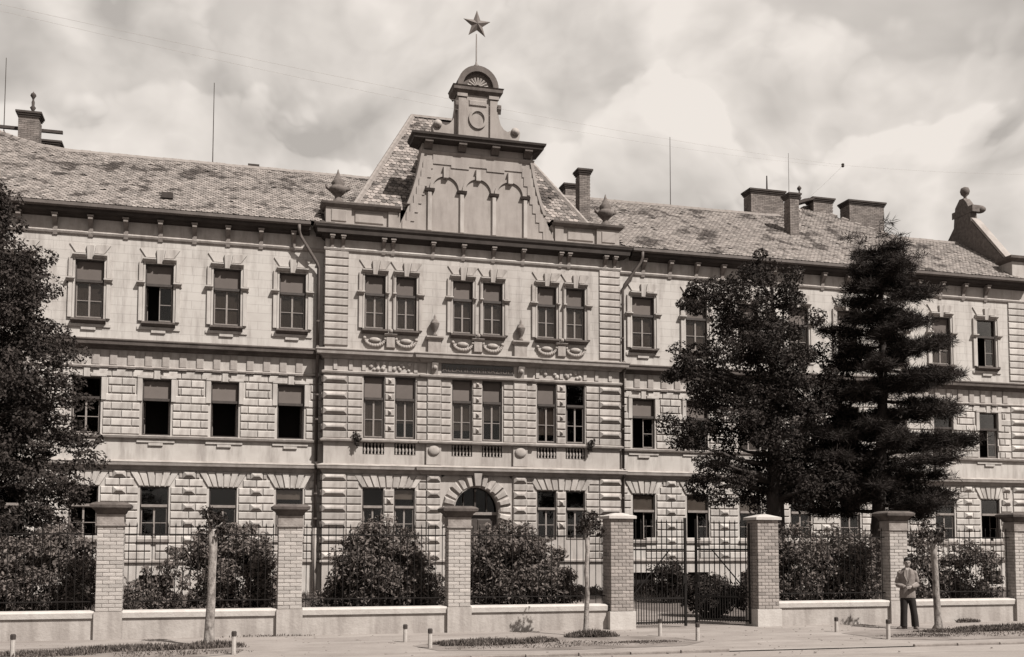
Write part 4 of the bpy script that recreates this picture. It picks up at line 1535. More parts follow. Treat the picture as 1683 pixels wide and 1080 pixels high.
def brick_shaft(p, hw, hd, z0, z1, m, gate=False):
    ch = .0815
    n = round((z1 - z0) / ch)
    ch = (z1 - z0) / n
    MB().box(-hw + .012, hw - .012, -hd + .012, hd - .012, z0, z1).build('mortar_core', MORT, p)
    g = .007
    for r in range(n):
        z = z0 + (r + .5) * ch
        h = ch - g
        full, half = 2 * hw * .5, 2 * hw * .25
        row = [full, full] if r % 2 == 0 else [half, full, half]
        if gate:
            t = 2 * hw / 3
            row = [t] * 3 if r % 2 == 0 else [t / 2, t, t, t / 2]
        x = -hw
        for w in row:
            jit = rnd.uniform(-.004, .006)
            brick_obj(p, w - g, h, .05, (x + w / 2, -hd - jit, z), m)
            x += w
        # flanks
        rowd = [hd, hd] if r % 2 else [hd / 2, hd, hd / 2]
        for sg in (-1, 1):
            y = -hd
            for i, w in enumerate(rowd):
                a, c_ = y, y + w
                y += w
                if i == 0:
                    a += .055
                if c_ - a < .04:
                    continue
                o = brick_obj(p, c_ - a - g, h, .05, (sg * (hw + rnd.uniform(-.004, .006)), (a + c_) / 2, z), m)
                o.rotation_euler = (0, 0, math.radians(90 if sg > 0 else -90))


for k, x in enumerate(PX):
    gate = k in (3, 4)
    p = thing('gate_pillar' if gate else 'fence_pillar', PLAB[k], 'gate pillar' if gate else 'fence pillar', (x, FY, 0), group='gate pillars' if gate else 'capped brick pillars of the street fence')
    if gate:
        hw, hd = .285, .285
        MB().box(-hw - .04, hw + .04, -hd - .04, hd + .04, -.01, .42).build('plinth', COPE, p)
        brick_shaft(p, hw, hd, .422, 2.60, BRICK2, True)
        b = MB()
        b.box(-hw - .06, hw + .06, -hd - .06, hd + .06, 2.602, 2.665)
        q = hw + .06
        b.add([(-q, -q, 2.666), (q, -q, 2.666), (q, q, 2.666), (-q, q, 2.666), (-.1, -.1, 2.74), (.1, -.1, 2.74), (.1, .1, 2.74), (-.1, .1, 2.74)], [(4, 5, 6, 7), (0, 1, 5, 4), (1, 2, 6, 5), (2, 3, 7, 6), (3, 0, 4, 7)])
        b.build('cap_slab', COPE, p)
    else:
        hw, hd = .259, .20
        MB().box(-hw - .02, hw + .02, -hd - .04, hd + .04, -.01, .575).build('plinth', CONC, p)
        brick_shaft(p, hw, hd, .577, 2.36, BRICK)
        b = MB()
        b.box(-hw - .035, hw + .035, -hd - .035, hd + .035, 2.362, 2.405)
        b.box(-hw - .01, hw + .01, -hd - .01, hd + .01, 2.407, 2.60)
        b.build('neck', NECK, p)
        b = MB()
        lv = [(0.0, 2.602), (.03, 2.63), (.05, 2.68), (.11, 2.73), (.14, 2.74), (.15, 2.80), (.10, 2.835), (.02, 2.86)]
        for (o0, z0), (o1, z1) in zip(lv, lv[1:]):
            a, c_, d_, e_ = hw + o0, hd + o0, hw + o1, hd + o1
            b.add([(-a, -c_, z0), (a, -c_, z0), (a, c_, z0), (-a, c_, z0), (-d_, -e_, z1), (d_, -e_, z1), (d_, e_, z1), (-d_, e_, z1)],
                  [(0, 1, 5, 4), (1, 2, 6, 5), (2, 3, 7, 6), (3, 0, 4, 7)])
        b.add([(-hw, -hd, 2.86), (hw, -hd, 2.86), (hw, hd, 2.86), (-hw, hd, 2.86)], [(0, 1, 2, 3)])
        b.build('capital', CAPM, p)

BAYS = [(-16.3, -12.49, 'in front of the large left-hand shrub'), (-12.49, -8.79, 'behind the pale street tree trunk'), (-8.79, -5.02, 'in front of the rounded shrub by the rain pipe'),
        (-5.02, -1.11, 'beside the first gate pillar'), (2.72, 6.47, 'between the gate and the standing man'), (6.47, 10.27, 'behind the man and the right-hand young tree'), (10.27, 14.0, 'at the right edge of the picture')]
bar_me = MB()
bar_me.lathe([(.009, .60), (.009, 2.34), (.018, 2.36), (.0, 2.45)], 0, 0, 5)
bar_me = bar_me.mesh('bar', IRON)
bar_hi = MB().lathe([(.009, .60), (.009, 2.24), (.0, 2.30)], 0, 0, 5).mesh('bar', IRON)
for k, (x0, x1, where) in enumerate(BAYS):
    a = x0 + (.325 if x0 in (2.72,) else .28)
    b_ = x1 - (.325 if x1 in (-1.11,) else .28)
    w = thing('garden_wall', 'low cement wall with pale coping ' + where, 'low wall', ((a + b_) / 2, FY, 0), group='low wall sections under the railings')
    hwid = (b_ - a) / 2
    MB().box(-hwid, hwid, -.15, .15, -.01, .44).build('wall_base', CONC, w)
    b = MB()
    b.prism_x([(-.19, .442), (.19, .442), (.20, .55), (.15, .585), (.0, .60), (-.15, .585), (-.20, .55)], -hwid, hwid)
    b.build('coping', COPE, w)
    r = thing('iron_railing', 'dark iron bar railing ' + where, 'railing', ((a + b_) / 2, FY, 0), group='iron railing panels of the fence')
    for z in (.78, 2.19):
        MB().box(-hwid, hwid, -.010, .010, z - .012, z + .012).build('rail', IRON, r)
    n = int((b_ - a) / .155)
    for i in range(n):
        link('bar', bar_me, r, (-hwid + (i + .5) * 2 * hwid / n, 0, 0))

# gate: one leaf shut, the other swung inwards
def gate_leaf(label, loc, ang, sgn, width):
    g = thing('gate_leaf', label, 'gate', loc, ang, group='double iron gate')
    W = width
    b = MB()
    MB().box(*sorted((0, sgn * .04)), -.02, .02, .05, 2.52).build('hinge_stile', IRON, g)
    MB().box(*sorted((sgn * (W - .055), sgn * W)), -.03, .03, .03, 2.64).build('meeting_stile', IRON, g)
    for z in (.12, .70, 1.87):
        MB().box(*sorted((sgn * .04, sgn * (W - .04))), -.012, .012, z - .02, z + .02).build('rail', IRON, g)
    n = 10
    lm = MB().lathe([(.0125, .08), (.0125, 2.50), (.020, 2.52), (.0, 2.62)], 0, 0, 6).mesh('bar', IRON)
    sm = MB().lathe([(.011, .08), (.011, .78), (.0, .86)], 0, 0, 5).mesh('short_bar', IRON)
    for i in range(n):
        xx = sgn * (.04 + (i + .5) * (W - .08) / n)
        link('bar', lm, g, (xx, 0, 0))
        if i < n - 1:
            link('short_bar', sm, g, (xx + sgn * (W - .08) / n / 2, 0, 0))
    MB().tube([(sgn * .05, -.02, .80), (sgn * (W - .45), -.02, 1.86)], .018, 5).build('brace', IRON, g)
    MB().box(*sorted((sgn * (W - .10), sgn * (W - .01))), -.04, .04, 1.05, 1.25).build('lock_box', IRON, g)
    return g


gate_leaf('tall iron gate leaf standing shut beside the brick gate pillar', (-.76, FY, 0), 0.0, 1, 1.42)
gate_leaf('tall iron gate leaf swung open into the garden', (2.37, FY, 0), math.radians(-42), -1, 1.40)

# ------------------------------------------------------------------ foliage
def quads_mesh(name, P, m, smooth=False):
    """P: (n,4,3) array of quads"""
    n = len(P)
    me = bpy.data.meshes.new(name)
    me.vertices.add(n * 4)
    me.vertices.foreach_set('co', P.astype(np.float32).reshape(-1))
    me.loops.add(n * 4)
    me.loops.foreach_set('vertex_index', np.arange(n * 4, dtype=np.int32))
    me.polygons.add(n)
    me.polygons.foreach_set('loop_start', np.arange(n, dtype=np.int32) * 4)
    me.polygons.foreach_set('loop_total', np.full(n, 4, dtype=np.int32))
    me.materials.append(m)
    me.update(calc_edges=True)
    return me


def leaf_quads(C, D, Nn, L, W):
    """rhombic leaves: centres C, long axes D, normals Nn"""
    S = np.cross(D, Nn)
    S /= np.linalg.norm(S, axis=1, keepdims=True) + 1e-9
    L, W = L[:, None], W[:, None]
    fold = Nn * (W * .25)
    return np.stack([C - D * L * .5, C + S * W * .5 + D * L * .05 + fold, C + D * L * .5, C - S * W * .5 + D * L * .05 + fold], axis=1)


def unit(v):
    return v / (np.linalg.norm(v, axis=1, keepdims=True) + 1e-9)


def clump_leaves(rs, centres, radii, per, size, asp=.55, flat=.8, shell=.45, up=.5):
    out = []
    for (c, r) in zip(centres, radii):
        n = per
        d = unit(rs.normal(size=(n, 3)))
        rad = r * rs.uniform(shell, 1.0, n) ** .6
        off = d * rad[:, None]
        off[:, 2] *= flat
        C = np.array(c) + off
        nn = unit(d * .7 + rs.normal(size=(n, 3)) * .7 + np.array([0, 0, up]))
        D = unit(np.cross(nn, rs.normal(size=(n, 3))) + d * .4)
        D[:, 2] -= .25
        D = unit(D)
        nn = unit(nn - D * np.sum(nn * D, axis=1, keepdims=True))
        s = size * rs.uniform(.5, 1.7, n) ** 1.0
        out.append(leaf_quads(C, D, nn, s, s * asp))
    return np.concatenate(out)


def limb(b, p0, p1, r0, r1, rs, n=5, wob=.12, sides=7):
    p0, p1 = np.array(p0, float), np.array(p1, float)
    L = np.linalg.norm(p1 - p0)
    pts, rad = [], []
    for i in range(n + 1):
        t = i / n
        w = rs.normal(size=3) * wob * L * .12 * math.sin(math.pi * t)
        pts.append(tuple(p0 + (p1 - p0) * t + w))
        rad.append(r0 + (r1 - r0) * t)
    b.tube(pts, rad, sides)


def tree(name, label, cat, base, h, trunk_r, regions, per, size, m, seed, group=None, bark=None, limbs=24, asp=.55, flat=.75, lean=(0, 0), start=.12):
    """regions: list of (cx, cy, cz, rx, ry, rz, n clumps, clump radius) relative to base"""
    rs = np.random.RandomState(seed)
    t = thing(name, label, cat, base, group=group)
    bark = bark or BARK
    tb_ = MB()
    pts = [(lean[0] * s, lean[1] * s, h * s - .1) for s in (0, .06, .2, .4, .6, .8, .97)]
    tb_.tube(pts, [trunk_r * 1.45, trunk_r * 1.05, trunk_r * .92, trunk_r * .75, trunk_r * .55, trunk_r * .32, trunk_r * .1], 10)
    cs, rr_ = [], []
    for (cx, cy, cz, rx, ry, rz_, n, cr_) in regions:
        d = unit(rs.normal(size=(n, 3)))
        k = rs.uniform(.25, 1.0, n) ** .5
        pos = np.array([cx, cy, cz]) + d * k[:, None] * np.array([rx, ry, rz_])
        cs.append(pos)
        rr_ += list(cr_ * rs.uniform(.6, 1.3, n))
    cs = np.concatenate(cs)
    idx = rs.choice(len(cs), min(limbs, len(cs)), replace=False)
    for i in idx:
        c = cs[i]
        s = max(start, min(.9, (c[2] - .25 * math.hypot(c[0], c[1])) / h))
        p0 = (lean[0] * s, lean[1] * s, h * s)
        limb(tb_, p0, c, trunk_r * (.36 * (1 - s) + .08), .015, rs)
    tb_.build('trunk', bark, t, smooth=True)
    Q = clump_leaves(rs, cs, rr_, per, size, asp, flat)
    o = link('crown', quads_mesh('crown', Q, m), t)
    return t


# the large tree at the left edge: a broad cone of dark sprays
def cone_regions(cx, zlo, zhi, r_at, nper, cr_):
    out = []
    z = zlo
    while z < zhi:
        r = r_at(z)
        out.append((cx, 0, z, r, r, .55, nper, cr_))
        z += .75
    return out


tree('broad_tree', 'large dark broad-crowned tree filling the left edge of the garden', 'tree', (-17.6, -12.6, 0), 11.9, .34,
     cone_regions(0, 1.2, 12.3, lambda z: float(np.interp(z, [1, 2.5, 5, 7, 8.5, 9.2, 10, 11.5, 12.4], [4.1, 4.2, 4.15, 3.55, 3.0, 3.1, 2.4, 1.3, .5])), 84, .46), 190, .085, LEAF_L, 21, limbs=70, flat=.6)
# right: a bushy broadleaf tree, then a pine
tree('leafy_tree', 'tall dark leafy tree behind the open gate leaf', 'tree', (8.75, -9.0, 0), 12.0, .36,
     [(-.7, 0, 10.6, 1.7, 1.7, 1.9, 70, .46), (-1.2, 0, 8.4, 2.5, 2.2, 1.5, 80, .46), (1.0, 0, 8.4, 2.2, 2.0, 1.9, 62, .46), (-1.6, 0, 6.2, 2.4, 2.2, 1.5, 62, .46),
      (1.0, .2, 6.2, 2.4, 2.1, 1.4, 64, .46), (1.2, 0, 4.3, 2.8, 2.3, 1.3, 100, .48), (-2.2, 0, 4.2, 1.1, 1.3, .9, 20, .42), (-3.6, 0, 8.1, .5, .7, .4, 9, .36), (-2.9, 0, 10.6, .6, .6, .5, 9, .36), (-3.4, 0, 5.8, .5, .6, .5, 8, .36), (3.0, 0, 6.6, 1.0, .9, 1.2, 22, .42), (3.2, 0, 5.2, 1.5, 1.2, 1.6, 70, .44), (5.6, .2, 4.0, 1.3, 1.0, .5, 26, .40)],
     210, .088, LEAF_T, 31, limbs=80, flat=.7, start=.30)


def pine(base, h, seed):
    rs = np.random.RandomState(seed)
    t = thing('pine_tree', 'tall dark pine with level branches reaching towards the right-hand windows', 'tree', base)
    tb_ = MB()

    def axis(s):
        return np.array([.35 * math.sin(s * 3.0) + .35 * s, 0.1 * math.sin(5 * s), h * s])
    pts = [tuple(axis(s) - np.array([0, 0, .1 if s == 0 else 0])) for s in (0, .05, .15, .3, .45, .6, .75, .9, .98)]
    tb_.tube(pts, [.36, .28, .25, .22, .19, .16, .11, .06, .02], 10)
    tufts, rad = [], []
    n = 66
    for i in range(n):
        s = .23 + .74 * (i / (n - 1)) ** .9
        a = i * 2.399 + rs.uniform(-.4, .4)
        L = (3.45 - 2.25 * ((s - .23) / .74) ** 1.8) * rs.uniform(.7, 1.1)
        if math.cos(a) < -.3:
            L *= .85
        p0 = axis(s)
        p1 = p0 + np.array([math.cos(a) * L, math.sin(a) * L * .9, L * rs.uniform(-.12, .16)])
        limb(tb_, p0, p1, .07 * (1.2 - s) + .02, .012, rs, 5, .2, 6)
        k = int(9 + L * 10.0)
        for q in range(k):
            f = .28 + .74 * (q + rs.uniform(0, .6)) / k
            c = p0 + (p1 - p0) * min(f, 1.03) + rs.normal(size=3) * np.array([.22, .22, .09]) * (0.5 + .5 * L / 3)
            tufts.append(c)
            rad.append(rs.uniform(.20, .38))
    for q in range(22):
        tufts.append(axis(.97) + rs.normal(size=3) * np.array([.5, .5, .45]))
        rad.append(.36)
    tb_.build('trunk', BARK, t, smooth=True)
    out = []
    for c, r in zip(tufts, rad):
        m_ = 62
        d = unit(rs.normal(size=(m_, 3)) * np.array([1, 1, .65]) + np.array([0, 0, .25]))
        st_ = c + rs.normal(size=(m_, 3)) * np.array([.10, .10, .05])
        L = r * rs.uniform(.7, 1.2, m_)
        C = st_ + d * L[:, None] * .5
        nn = unit(np.cross(d, rs.normal(size=(m_, 3))))
        out.append(leaf_quads(C, d, nn, L, np.full(m_, .024)))
    link('crown', quads_mesh('crown', np.concatenate(out), NEEDLE), t)
    return t


pine((12.0, -10.0, 0), 12.85, 44)


def shrub(label, x, y, regions, per, size, seed, m=None):
    rs = np.random.RandomState(seed)
    t = thing('shrub', label, 'shrub', (x, y, 0), group='garden shrubs behind the fence')
    b = MB()
    cs, rr_ = [], []
    for (cx, cy, cz, rx, ry, rz_, n, cr_) in regions:
        n = int(n * 1.35)
        d = unit(rs.normal(size=(n, 3)))
        k = rs.uniform(.2, 1.0, n) ** .5
        pos = np.array([cx, cy, cz]) + d * k[:, None] * np.array([rx, ry, rz_])
        pos[:, 2] = np.maximum(pos[:, 2], .15)
        cs.append(pos)
        rr_ += list(cr_ * rs.uniform(.6, 1.25, n))
    cs = np.concatenate(cs)
    for i in rs.choice(len(cs), min(34, len(cs)), replace=False):
        c = cs[i]
        limb(b, (c[0] * .15 + rs.uniform(-.15, .15), c[1] * .15, -.05), c, .026, .006, rs, 4, .3, 5)
    b.build('stems', BARKS, t)
    link('foliage', quads_mesh('foliage', clump_leaves(rs, cs, rr_, int(per * 1.6), size * .74, .42, .85, .2, .35), m or LEAF_B), t)
    return t


SY = FY + 1.55
shrub('wide dense shrub at the far left behind the railing', -14.7, SY, [(-.9, .1, 1.2, 1.3, .9, 1.15, 75, .30), (.8, .1, 1.25, 1.1, .9, 1.15, 75, .30)], 70, .13, 51)
shrub('loose thin shrub between two pillars in front of the basement window', -11.6, SY, [(-.25, 0, .7, .75, .6, .75, 26, .24), (.5, 0, 1.3, .55, .6, .95, 22, .22)], 48, .12, 52)
shrub('dense upright shrub just behind the pale street tree trunk', -9.75, SY, [(.0, 0, 1.2, 1.0, .8, 1.25, 90, .28), (-.6, 0, 1.9, .5, .5, .55, 18, .24)], 70, .125, 53)
shrub('rounded leafy shrub between the rain pipe and the doorway pillar', -6.45, SY, [(-.1, 0, 1.35, 1.2, .95, 1.15, 120, .30), (-.7, 0, .65, 1.05, .8, .55, 40, .28), (.6, 0, .8, .85, .8, .7, 40, .28)], 70, .13, 54)
shrub('rounded leafy shrub in front of the arched entrance', -3.15, SY, [(-.1, 0, 1.4, 1.25, .95, 1.12, 120, .30), (.55, 0, .8, 1.05, .8, .65, 50, .28), (-.6, 0, .7, .9, .8, .6, 40, .28)], 70, .13, 55)
shrub('long dark shrub between the gate and the standing man', 5.0, SY, [(-.6, 0, 1.25, 1.2, .8, 1.2, 95, .30), (1.0, 0, 1.3, 1.1, .8, 1.2, 85, .30)], 70, .125, 56)
shrub('thin shrub behind the railing at the right edge', 9.1, SY, [(-.7, 0, 1.2, .85, .7, 1.15, 40, .27), (.8, 0, 1.1, 1.1, .7, 1.0, 52, .27)], 60, .125, 57)
shrub('shrub in the garden seen through the open gate', 4.9, -8.6, [(0, 0, .7, .8, .8, .75, 40, .28)], 60, .14, 58, LEAF_T)
shrub('low dark bush on the lawn behind the open gate leaf', 3.0, -15.6, [(0, 0, .55, 1.0, .8, .55, 60, .26)], 70, .12, 60, LEAF_T)
shrub('low plants along the school wall beside the gate', 5.2, -2.2, [(-2.2, 0, .12, 1.6, .5, .15, 40, .2), (2.2, 0, .15, 2.6, .5, .2, 50, .2)], 60, .12, 59)


def street_tree(label, x, y, h, r, seed, crown, lean=(0, 0)):
    rs = np.random.RandomState(seed)
    t = thing('young_street_tree', label, 'tree', (x, y, 0), group='young street trees along the pavement')
    b = MB()
    b.tube([(lean[0] * s + rs.normal() * .012, lean[1] * s, h * s - .05 * (s == 0)) for s in (0, .05, .2, .4, .6, .8, 1.0)], [r * 1.7, r * 1.12, r * .95, r * .9, r * .85, r * .85, r * .95], 10)
    cs, rr_ = [], []
    for i in range(crown[0]):
        a = i * 2.4 + rs.uniform(-.5, .5)
        c = np.array([lean[0] + math.cos(a) * crown[1] * rs.uniform(.3, 1), lean[1] + math.sin(a) * crown[1] * rs.uniform(.3, 1), h + rs.uniform(-.05, crown[2])])
        limb(b, (lean[0], lean[1], h - .08), c, r * .4, .008, rs, 3, .2, 5)
        cs.append(c)
        rr_.append(rs.uniform(.10, .20))
    b.build('trunk', BARKL, t, smooth=True)
    link('crown', quads_mesh('crown', clump_leaves(rs, cs, rr_, 34, .075, .5, .9, .1, .3), LEAF_T), t)


street_tree('young street tree with thick pale trunk and cropped head', -10.45, -21.36, 2.28, .092, 61, (15, .27, .34), (.05, 0))
street_tree('slim young street tree before the first gate pillar', -2.56, -20.95, 2.33, .06, 62, (13, .27, .34), (.03, 0))
street_tree('young street tree with cropped head beside the standing man', 6.24, -21.09, 2.16, .085, 63, (15, .30, .34), (-.07, 0))

rs = np.random.RandomState(5)
pb = MB()
for i in range(420):
    x, y = rs.uniform(-15, 14), rs.uniform(-25.5, -19.5)
    r = rs.uniform(.008, .03)
    pb.ball((x, y, .004), r, 5, 3, sx=rs.uniform(.8, 1.5), sz=.5)
tag(pb.build('scattered_pebbles', KERB), 'small stones and grit scattered on the dusty pavement', 'pebbles', kind='stuff')

# ---- grass on the verges and in the garden
def grass(name, patches, seed, hgt, m=GRASS):
    rs = np.random.RandomState(seed)
    out = []
    for (cx, cy, rx, ry, n, hh) in patches:
        a = rs.uniform(0, 2 * math.pi, n)
        k = np.sqrt(rs.uniform(0, 1, n))
        k = k * (1 + .18 * np.sin(3 * a + cx) + .12 * np.sin(7 * a))
        x, y = cx + rx * k * np.cos(a), cy + ry * k * np.sin(a)
        h_ = hgt * hh * rs.uniform(.5, 1.25, n) * (1.15 - .5 * k)
        d = unit(np.stack([rs.normal(size=n) * .45, rs.normal(size=n) * .45, np.ones(n)], axis=1))
        C = np.stack([x, y, np.zeros(n)], axis=1) + d * h_[:, None] * .48
        nn = unit(np.cross(d, rs.normal(size=(n, 3))))
        out.append(leaf_quads(C, d, nn, h_, np.full(n, .022) + h_ * .05))
    return tag(link(name, quads_mesh(name, np.concatenate(out), m)), kind='stuff')


g1 = grass('verge_grass', [(-11.6, -21.75, 1.5, .30, 2600, 1.0), (-13.4, -22.3, 1.2, .35, 1600, .8), (-10.35, -21.4, .5, .28, 900, 1.1), (-5.1, -22.2, 1.15, .34, 3000, 1.0), (-3.9, -21.9, .35, .25, 600, .9), (-2.5, -21.15, .55, .22, 1500, 1.3),
                     (8.3, -21.75, 2.3, .36, 6500, 1.2), (10.8, -21.8, 1.8, .4, 4200, 1.2), (13, -21.8, 2, .4, 3000, 1.2), (5.9, -21.9, .8, .3, 1200, .7), (-1.9, -22.6, .9, .25, 500, .35), (4.6, -22.6, .9, .4, 500, .35)], 71, .13)
tag(g1, 'short dark grass in the verge strips by the pavement', 'grass')
g2 = grass('scattered_weeds', [(-11.0, -22.6, 1.2, .5, 350, .6), (-4.0, -22.6, 2.2, .7, 700, .5), (7.5, -22.6, 3.5, .6, 900, .5), (8.35, -19.45, .35, .08, 260, 1.3), (-9.2, -19.4, 1.0, .05, 120, .7)], 72, .10)
tag(g2, 'sparse weeds on the bare verge and wall foot', 'weeds')
g3 = grass('garden_grass', [(x, y, 2.4, 1.6, 700, 1.0) for x in range(-17, 16, 4) for y in (-15, -11, -7, -3) if not (-4.5 < x < 6)] + [(1.0, -2.5, 5.0, 1.2, 2500, .9)], 73, .35)
tag(g3, 'unmown grass in the school garden behind the fence', 'grass')
# tufts growing on the balustrade ledge
for i, x in enumerate((-5.0, 4.95)):
    rs = np.random.RandomState(90 + i)
    Q = clump_leaves(rs, [np.array([x + rs.normal() * .07, -.2, 6.0 + q * .06]) for q in range(8)], [.10] * 8, 26, .09, .45)
    link('ledge_weed', quads_mesh('ledge_weed', Q, LEAF_T), B)

# ------------------------------------------------------------------ small white posts
POSTS = [(-10.0, -23.0, 'white marker post with dark top beside the thick pale trunk', .42), (-6.36, -22.77, 'white marker post nearest the kerb in front of the doorway pillar', .38),
         (-6.6, -21.35, 'white marker post nearer the wall in front of the doorway pillar', .36), (-1.0, -21.34, 'white marker post close to the shut gate leaf', .38),
         (-.71, -22.61, 'white marker post out from the gate beside the driveway', .38), (3.38, -21.28, 'thin marker post at the driveway near the fence right of the gate', .34),
         (3.41, -23.2, 'white marker post by the kerb in front of the standing man', .42), (-13.75, -22.5, 'white marker post at the left edge of the picture', .40)]
for x, y, lab, h in POSTS:
    p = thing('marker_post', lab, 'post', (x, y, 0), rnd.uniform(0, 1), group='small white marker posts on the verge')
    MB().lathe([(.044, -.05), (.040, h - .09)], 0, 0, 8).build('post_shaft', POSTW, p, smooth=False)
    MB().lathe([(.046, h - .09), (.047, h - .02), (.036, h)], 0, 0, 8).build('post_top', POSTD, p)

# ------------------------------------------------------------------ overhead wires
WIREM = mat('wire', .42, .34, 1.0)


def wire(label, a, b, sag, r=.0032):
    pts = []
    for i in range(25):
        t = i / 24
        pts.append((a[0] + (b[0] - a[0]) * t, a[1] + (b[1] - a[1]) * t, a[2] + (b[2] - a[2]) * t - sag * 4 * t * (1 - t)))
    o = MB().tube(pts, r, 5).build('overhead_wire', WIREM)
    return tag(o, label, 'wire', 'overhead wires above the school')


# ------------------------------------------------------------------ the man on the pavement
def ring_loft(b, rings, n=14):
    """rings: (cx, cy, cz, rx, ry) bottom to top -> closed volume"""
    o = len(b.v)
    for cx, cy, cz, rx, ry in rings:
        for k in range(n):
            a = 2 * math.pi * k / n
            b.v.append((cx + rx * math.cos(a), cy + ry * math.sin(a), cz))
    for i in range(len(rings) - 1):
        for k in range(n):
            p, q = o + i * n + k, o + i * n + (k + 1) % n
            b.f.append((p, q, q + n, p + n))
    b.f.append(tuple(o + k for k in range(n - 1, -1, -1)))
    b.f.append(tuple(o + (len(rings) - 1) * n + k for k in range(n)))


def remesh(o, vox, smooth=2):
    m = o.modifiers.new('remesh', 'REMESH')
    m.mode = 'VOXEL'
    m.voxel_size = vox
    m.use_smooth_shade = True
    s = o.modifiers.new('smooth', 'SMOOTH')
    s.factor = .5
    s.iterations = smooth


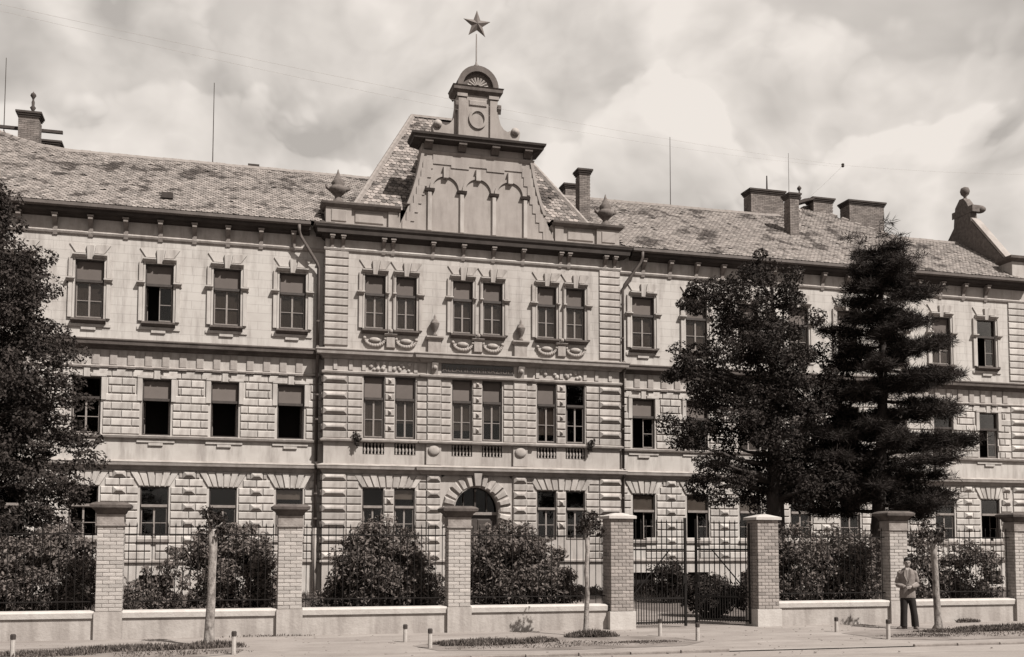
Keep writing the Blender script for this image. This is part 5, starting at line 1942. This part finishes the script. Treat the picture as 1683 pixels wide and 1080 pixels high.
def person(x, y, rot):
    SKIN = mat('skin', .27, .21, 6.0, rough=.6)
    JACK = mat('light_jacket', 0.21, 0.15, 10.0, bump=.3, bscale=60)
    TROU = mat('dark_trousers', .022, .014, 10.0)
    HAIR = mat('dark_hair', .018, .012, 30.0, rough=.5)
    SHOE = mat('brown_shoe', .16, .09, 9.0, rough=.4)
    SHIRT = mat('pale_shirt', .30, .25, 9.0)
    b = MB()
    # head, neck, hidden torso
    ring_loft(b, [(0, .015, 1.36, .085, .07), (0, .012, 1.42, .058, .058), (0, .006, 1.475, .052, .056)])
    ring_loft(b, [(.008, -.018, 1.462, .030, .030), (.008, -.014, 1.478, .048, .058), (.008, -.006, 1.51, .062, .080), (.008, 0, 1.55, .070, .090), (.008, .004, 1.595, .075, .096), (.008, .008, 1.64, .070, .090), (.008, .012, 1.672, .050, .066), (.008, .014, 1.686, .02, .03)])
    b.ball((.012, -.098, 1.555), .016, 8, 6, sx=.9, sy=1.3, sz=1.5)      # nose
    b.ball((.010, -.080, 1.592), .03, 8, 6, sx=1.7, sy=.5, sz=.35)      # brow
    b.ball((.010, -.082, 1.512), .02, 8, 6, sx=1.3, sy=.6, sz=.5)       # mouth
    for s in (-1, 1):
        b.ball((.008 + s * .078, .012, 1.56), .024, 8, 6, sx=.4, sy=.7, sz=1.2)
    ring_loft(b, [(0, .01, .80, .13, .09), (0, .01, 1.0, .12, .08), (0, .01, 1.25, .14, .085), (0, .01, 1.40, .10, .07)])
    for s in (-1, 1):
        b.tube([(s * .09, .01, .88), (s * .10, -.01, .48), (s * .11, .02, .08)], [.075, .05, .038], 10)
        b.tube([(s * .17, .01, 1.36), (s * .215, .03, 1.10), (s * .055, -.19, 1.00)], [.045, .04, .028], 10)
        # palm and fingers, the hands meet in front of the belt
        b.ball((s * .034, -.205, .998), .034, 8, 6, sx=1.0, sy=.55, sz=1.0)
        for f in range(4):
            z = 1.022 - f * .017
            L = (.058, .066, .062, .048)[f]
            b.tube([(s * .022, -.215, z), (s * .004, -.232, z - .006), (-s * L * .55, -.236 - .008 * s, z - .012), (-s * L, -.226 - .008 * s, z - .014)], [.0095, .009, .0085, .007], 6)
        b.tube([(s * .045, -.205, 1.025), (s * .025, -.222, 1.046), (s * .002, -.230, 1.050)], [.011, .010, .008], 6)
    body = b.build('person', SKIN, None, (x, y, 0))
    body.rotation_euler = (0, 0, rot)
    remesh(body, .0065, 2)
    tag(body, 'man in light jacket and dark trousers standing with hands joined on the pavement', 'person')
    # jacket
    j = MB()
    ring_loft(j, [(0, .005, .735, .188, .125), (0, .005, .78, .186, .128), (0, .006, .90, .178, .126), (0, .008, 1.05, .172, .120), (0, .008, 1.18, .178, .122), (0, .012, 1.30, .188, .112), (0, .014, 1.365, .168, .092), (0, .018, 1.415, .12, .078), (0, .018, 1.445, .075, .068)], 18)
    for s in (-1, 1):
        j.tube([(s * .135, .014, 1.365), (s * .172, .016, 1.325), (s * .205, .03, 1.20), (s * .225, .035, 1.10), (s * .225, -.01, 1.045), (s * .15, -.115, 1.012), (s * .078, -.180, 1.002)], [.050, .062, .060, .058, .056, .050, .043], 12)
    jo = j.build('jacket', JACK, body)
    remesh(jo, .0085, 3)
    lp = MB()
    for s in (-1, 1):
        lp.add([(s * .012, -.128, 1.10), (s * .085, -.118, 1.27), (s * .075, -.098, 1.385), (s * .035, -.085, 1.435), (s * .012, -.123, 1.105)],
               [(0, 1, 2, 3, 4)])
    lo_ = lp.build('lapel', JACK, jo)
    sm = lo_.modifiers.new('solid', 'SOLIDIFY')
    sm.thickness = .012
    v = MB().add([(-.028, -.108, 1.40), (.028, -.108, 1.40), (.0, -.128, 1.16), (-.045, -.070, 1.452), (.045, -.070, 1.452)], [(0, 2, 1), (0, 1, 4, 3)])
    vo = v.build('shirt_front', SHIRT, body)
    vo.modifiers.new('solid', 'SOLIDIFY').thickness = .01
    for z in (1.02, .92, .83):
        MB().ball((.012, -.123, z), .010, 6, 4, sy=.5).build('button', HAIR, jo)
    # trousers
    t = MB()
    ring_loft(t, [(0, .006, .68, .15, .105), (0, .006, .80, .165, .115), (0, .006, .92, .155, .108), (0, .006, 1.0, .14, .1)], 16)
    for s, dx in ((-1, -.015), (1, .075)):
        ring_loft(t, [(s * .085 + dx, -.005, .055, .085, .105), (s * .085 + dx, -.005, .10, .082, .10), (s * .084 + dx * .8, -.012, .30, .080, .092), (s * .082 + dx * .5, -.015, .48, .082, .092), (s * .080 + dx * .2, .0, .66, .092, .10), (s * .075, .006, .82, .09, .105)], 14)
    to = t.build('trousers', TROU, body)
    remesh(to, .009, 3)
    for s, dx, a in ((-1, -.015, -62), (1, .075, 14)):
        q = MB()
        ring_loft(q, [(0, -.05, 0.0, .046, .135), (0, -.05, .025, .05, .142), (0, -.04, .05, .046, .128), (0, .01, .085, .042, .075), (0, .03, .12, .036, .05)], 12)
        so_ = q.build('shoe', SHOE, body, (s * .085 + dx, 0, 0), True)
        so_.rotation_euler = (0, 0, math.radians(a))
    hr = MB()
    ring_loft(hr, [(.008, .045, 1.53, .066, .062), (.008, .030, 1.575, .079, .082), (.008, .012, 1.622, .084, .100), (.008, .0, 1.66, .078, .098), (.008, .006, 1.69, .058, .072), (.008, .012, 1.706, .025, .03)], 14)
    ho = hr.build('hair', HAIR, body)
    remesh(ho, .008, 1)
    for s in (-1, 1):
        MB().ball((.008 + s * .03, -.088, 1.575), .009, 6, 5).build('eye', HAIR, body)


person(5.54, -20.92, math.radians(-30))
wire('thin overhead wire rising to the upper left of the sky', (-16.2, -16.0, 14.9), (20.8, 5.0, 21.8), .35)
wire('thin lower wire running beside it to the same insulator', (-16.2, -16.0, 14.75), (20.85, 5.05, 21.72), .55, .0028)
wire('thin wire from the insulator to the right edge', (20.8, 5.0, 21.8), (40, 3.0, 22.6), .3)
wire('short lead-in wire down to the chimney stacks', (20.8, 5.0, 21.78), (20.2, 7.9, 20.7), .05)
ins_ = MB().lathe([(.05, -.1), (.09, -.05), (.06, 0), (.09, .05), (.04, .1)], 0, 0, 8).build('insulator', CHIMD, None, (20.8, 5.0, 21.8))
tag(ins_, 'small dark insulator hanging on the wires above the chimneys', 'insulator')
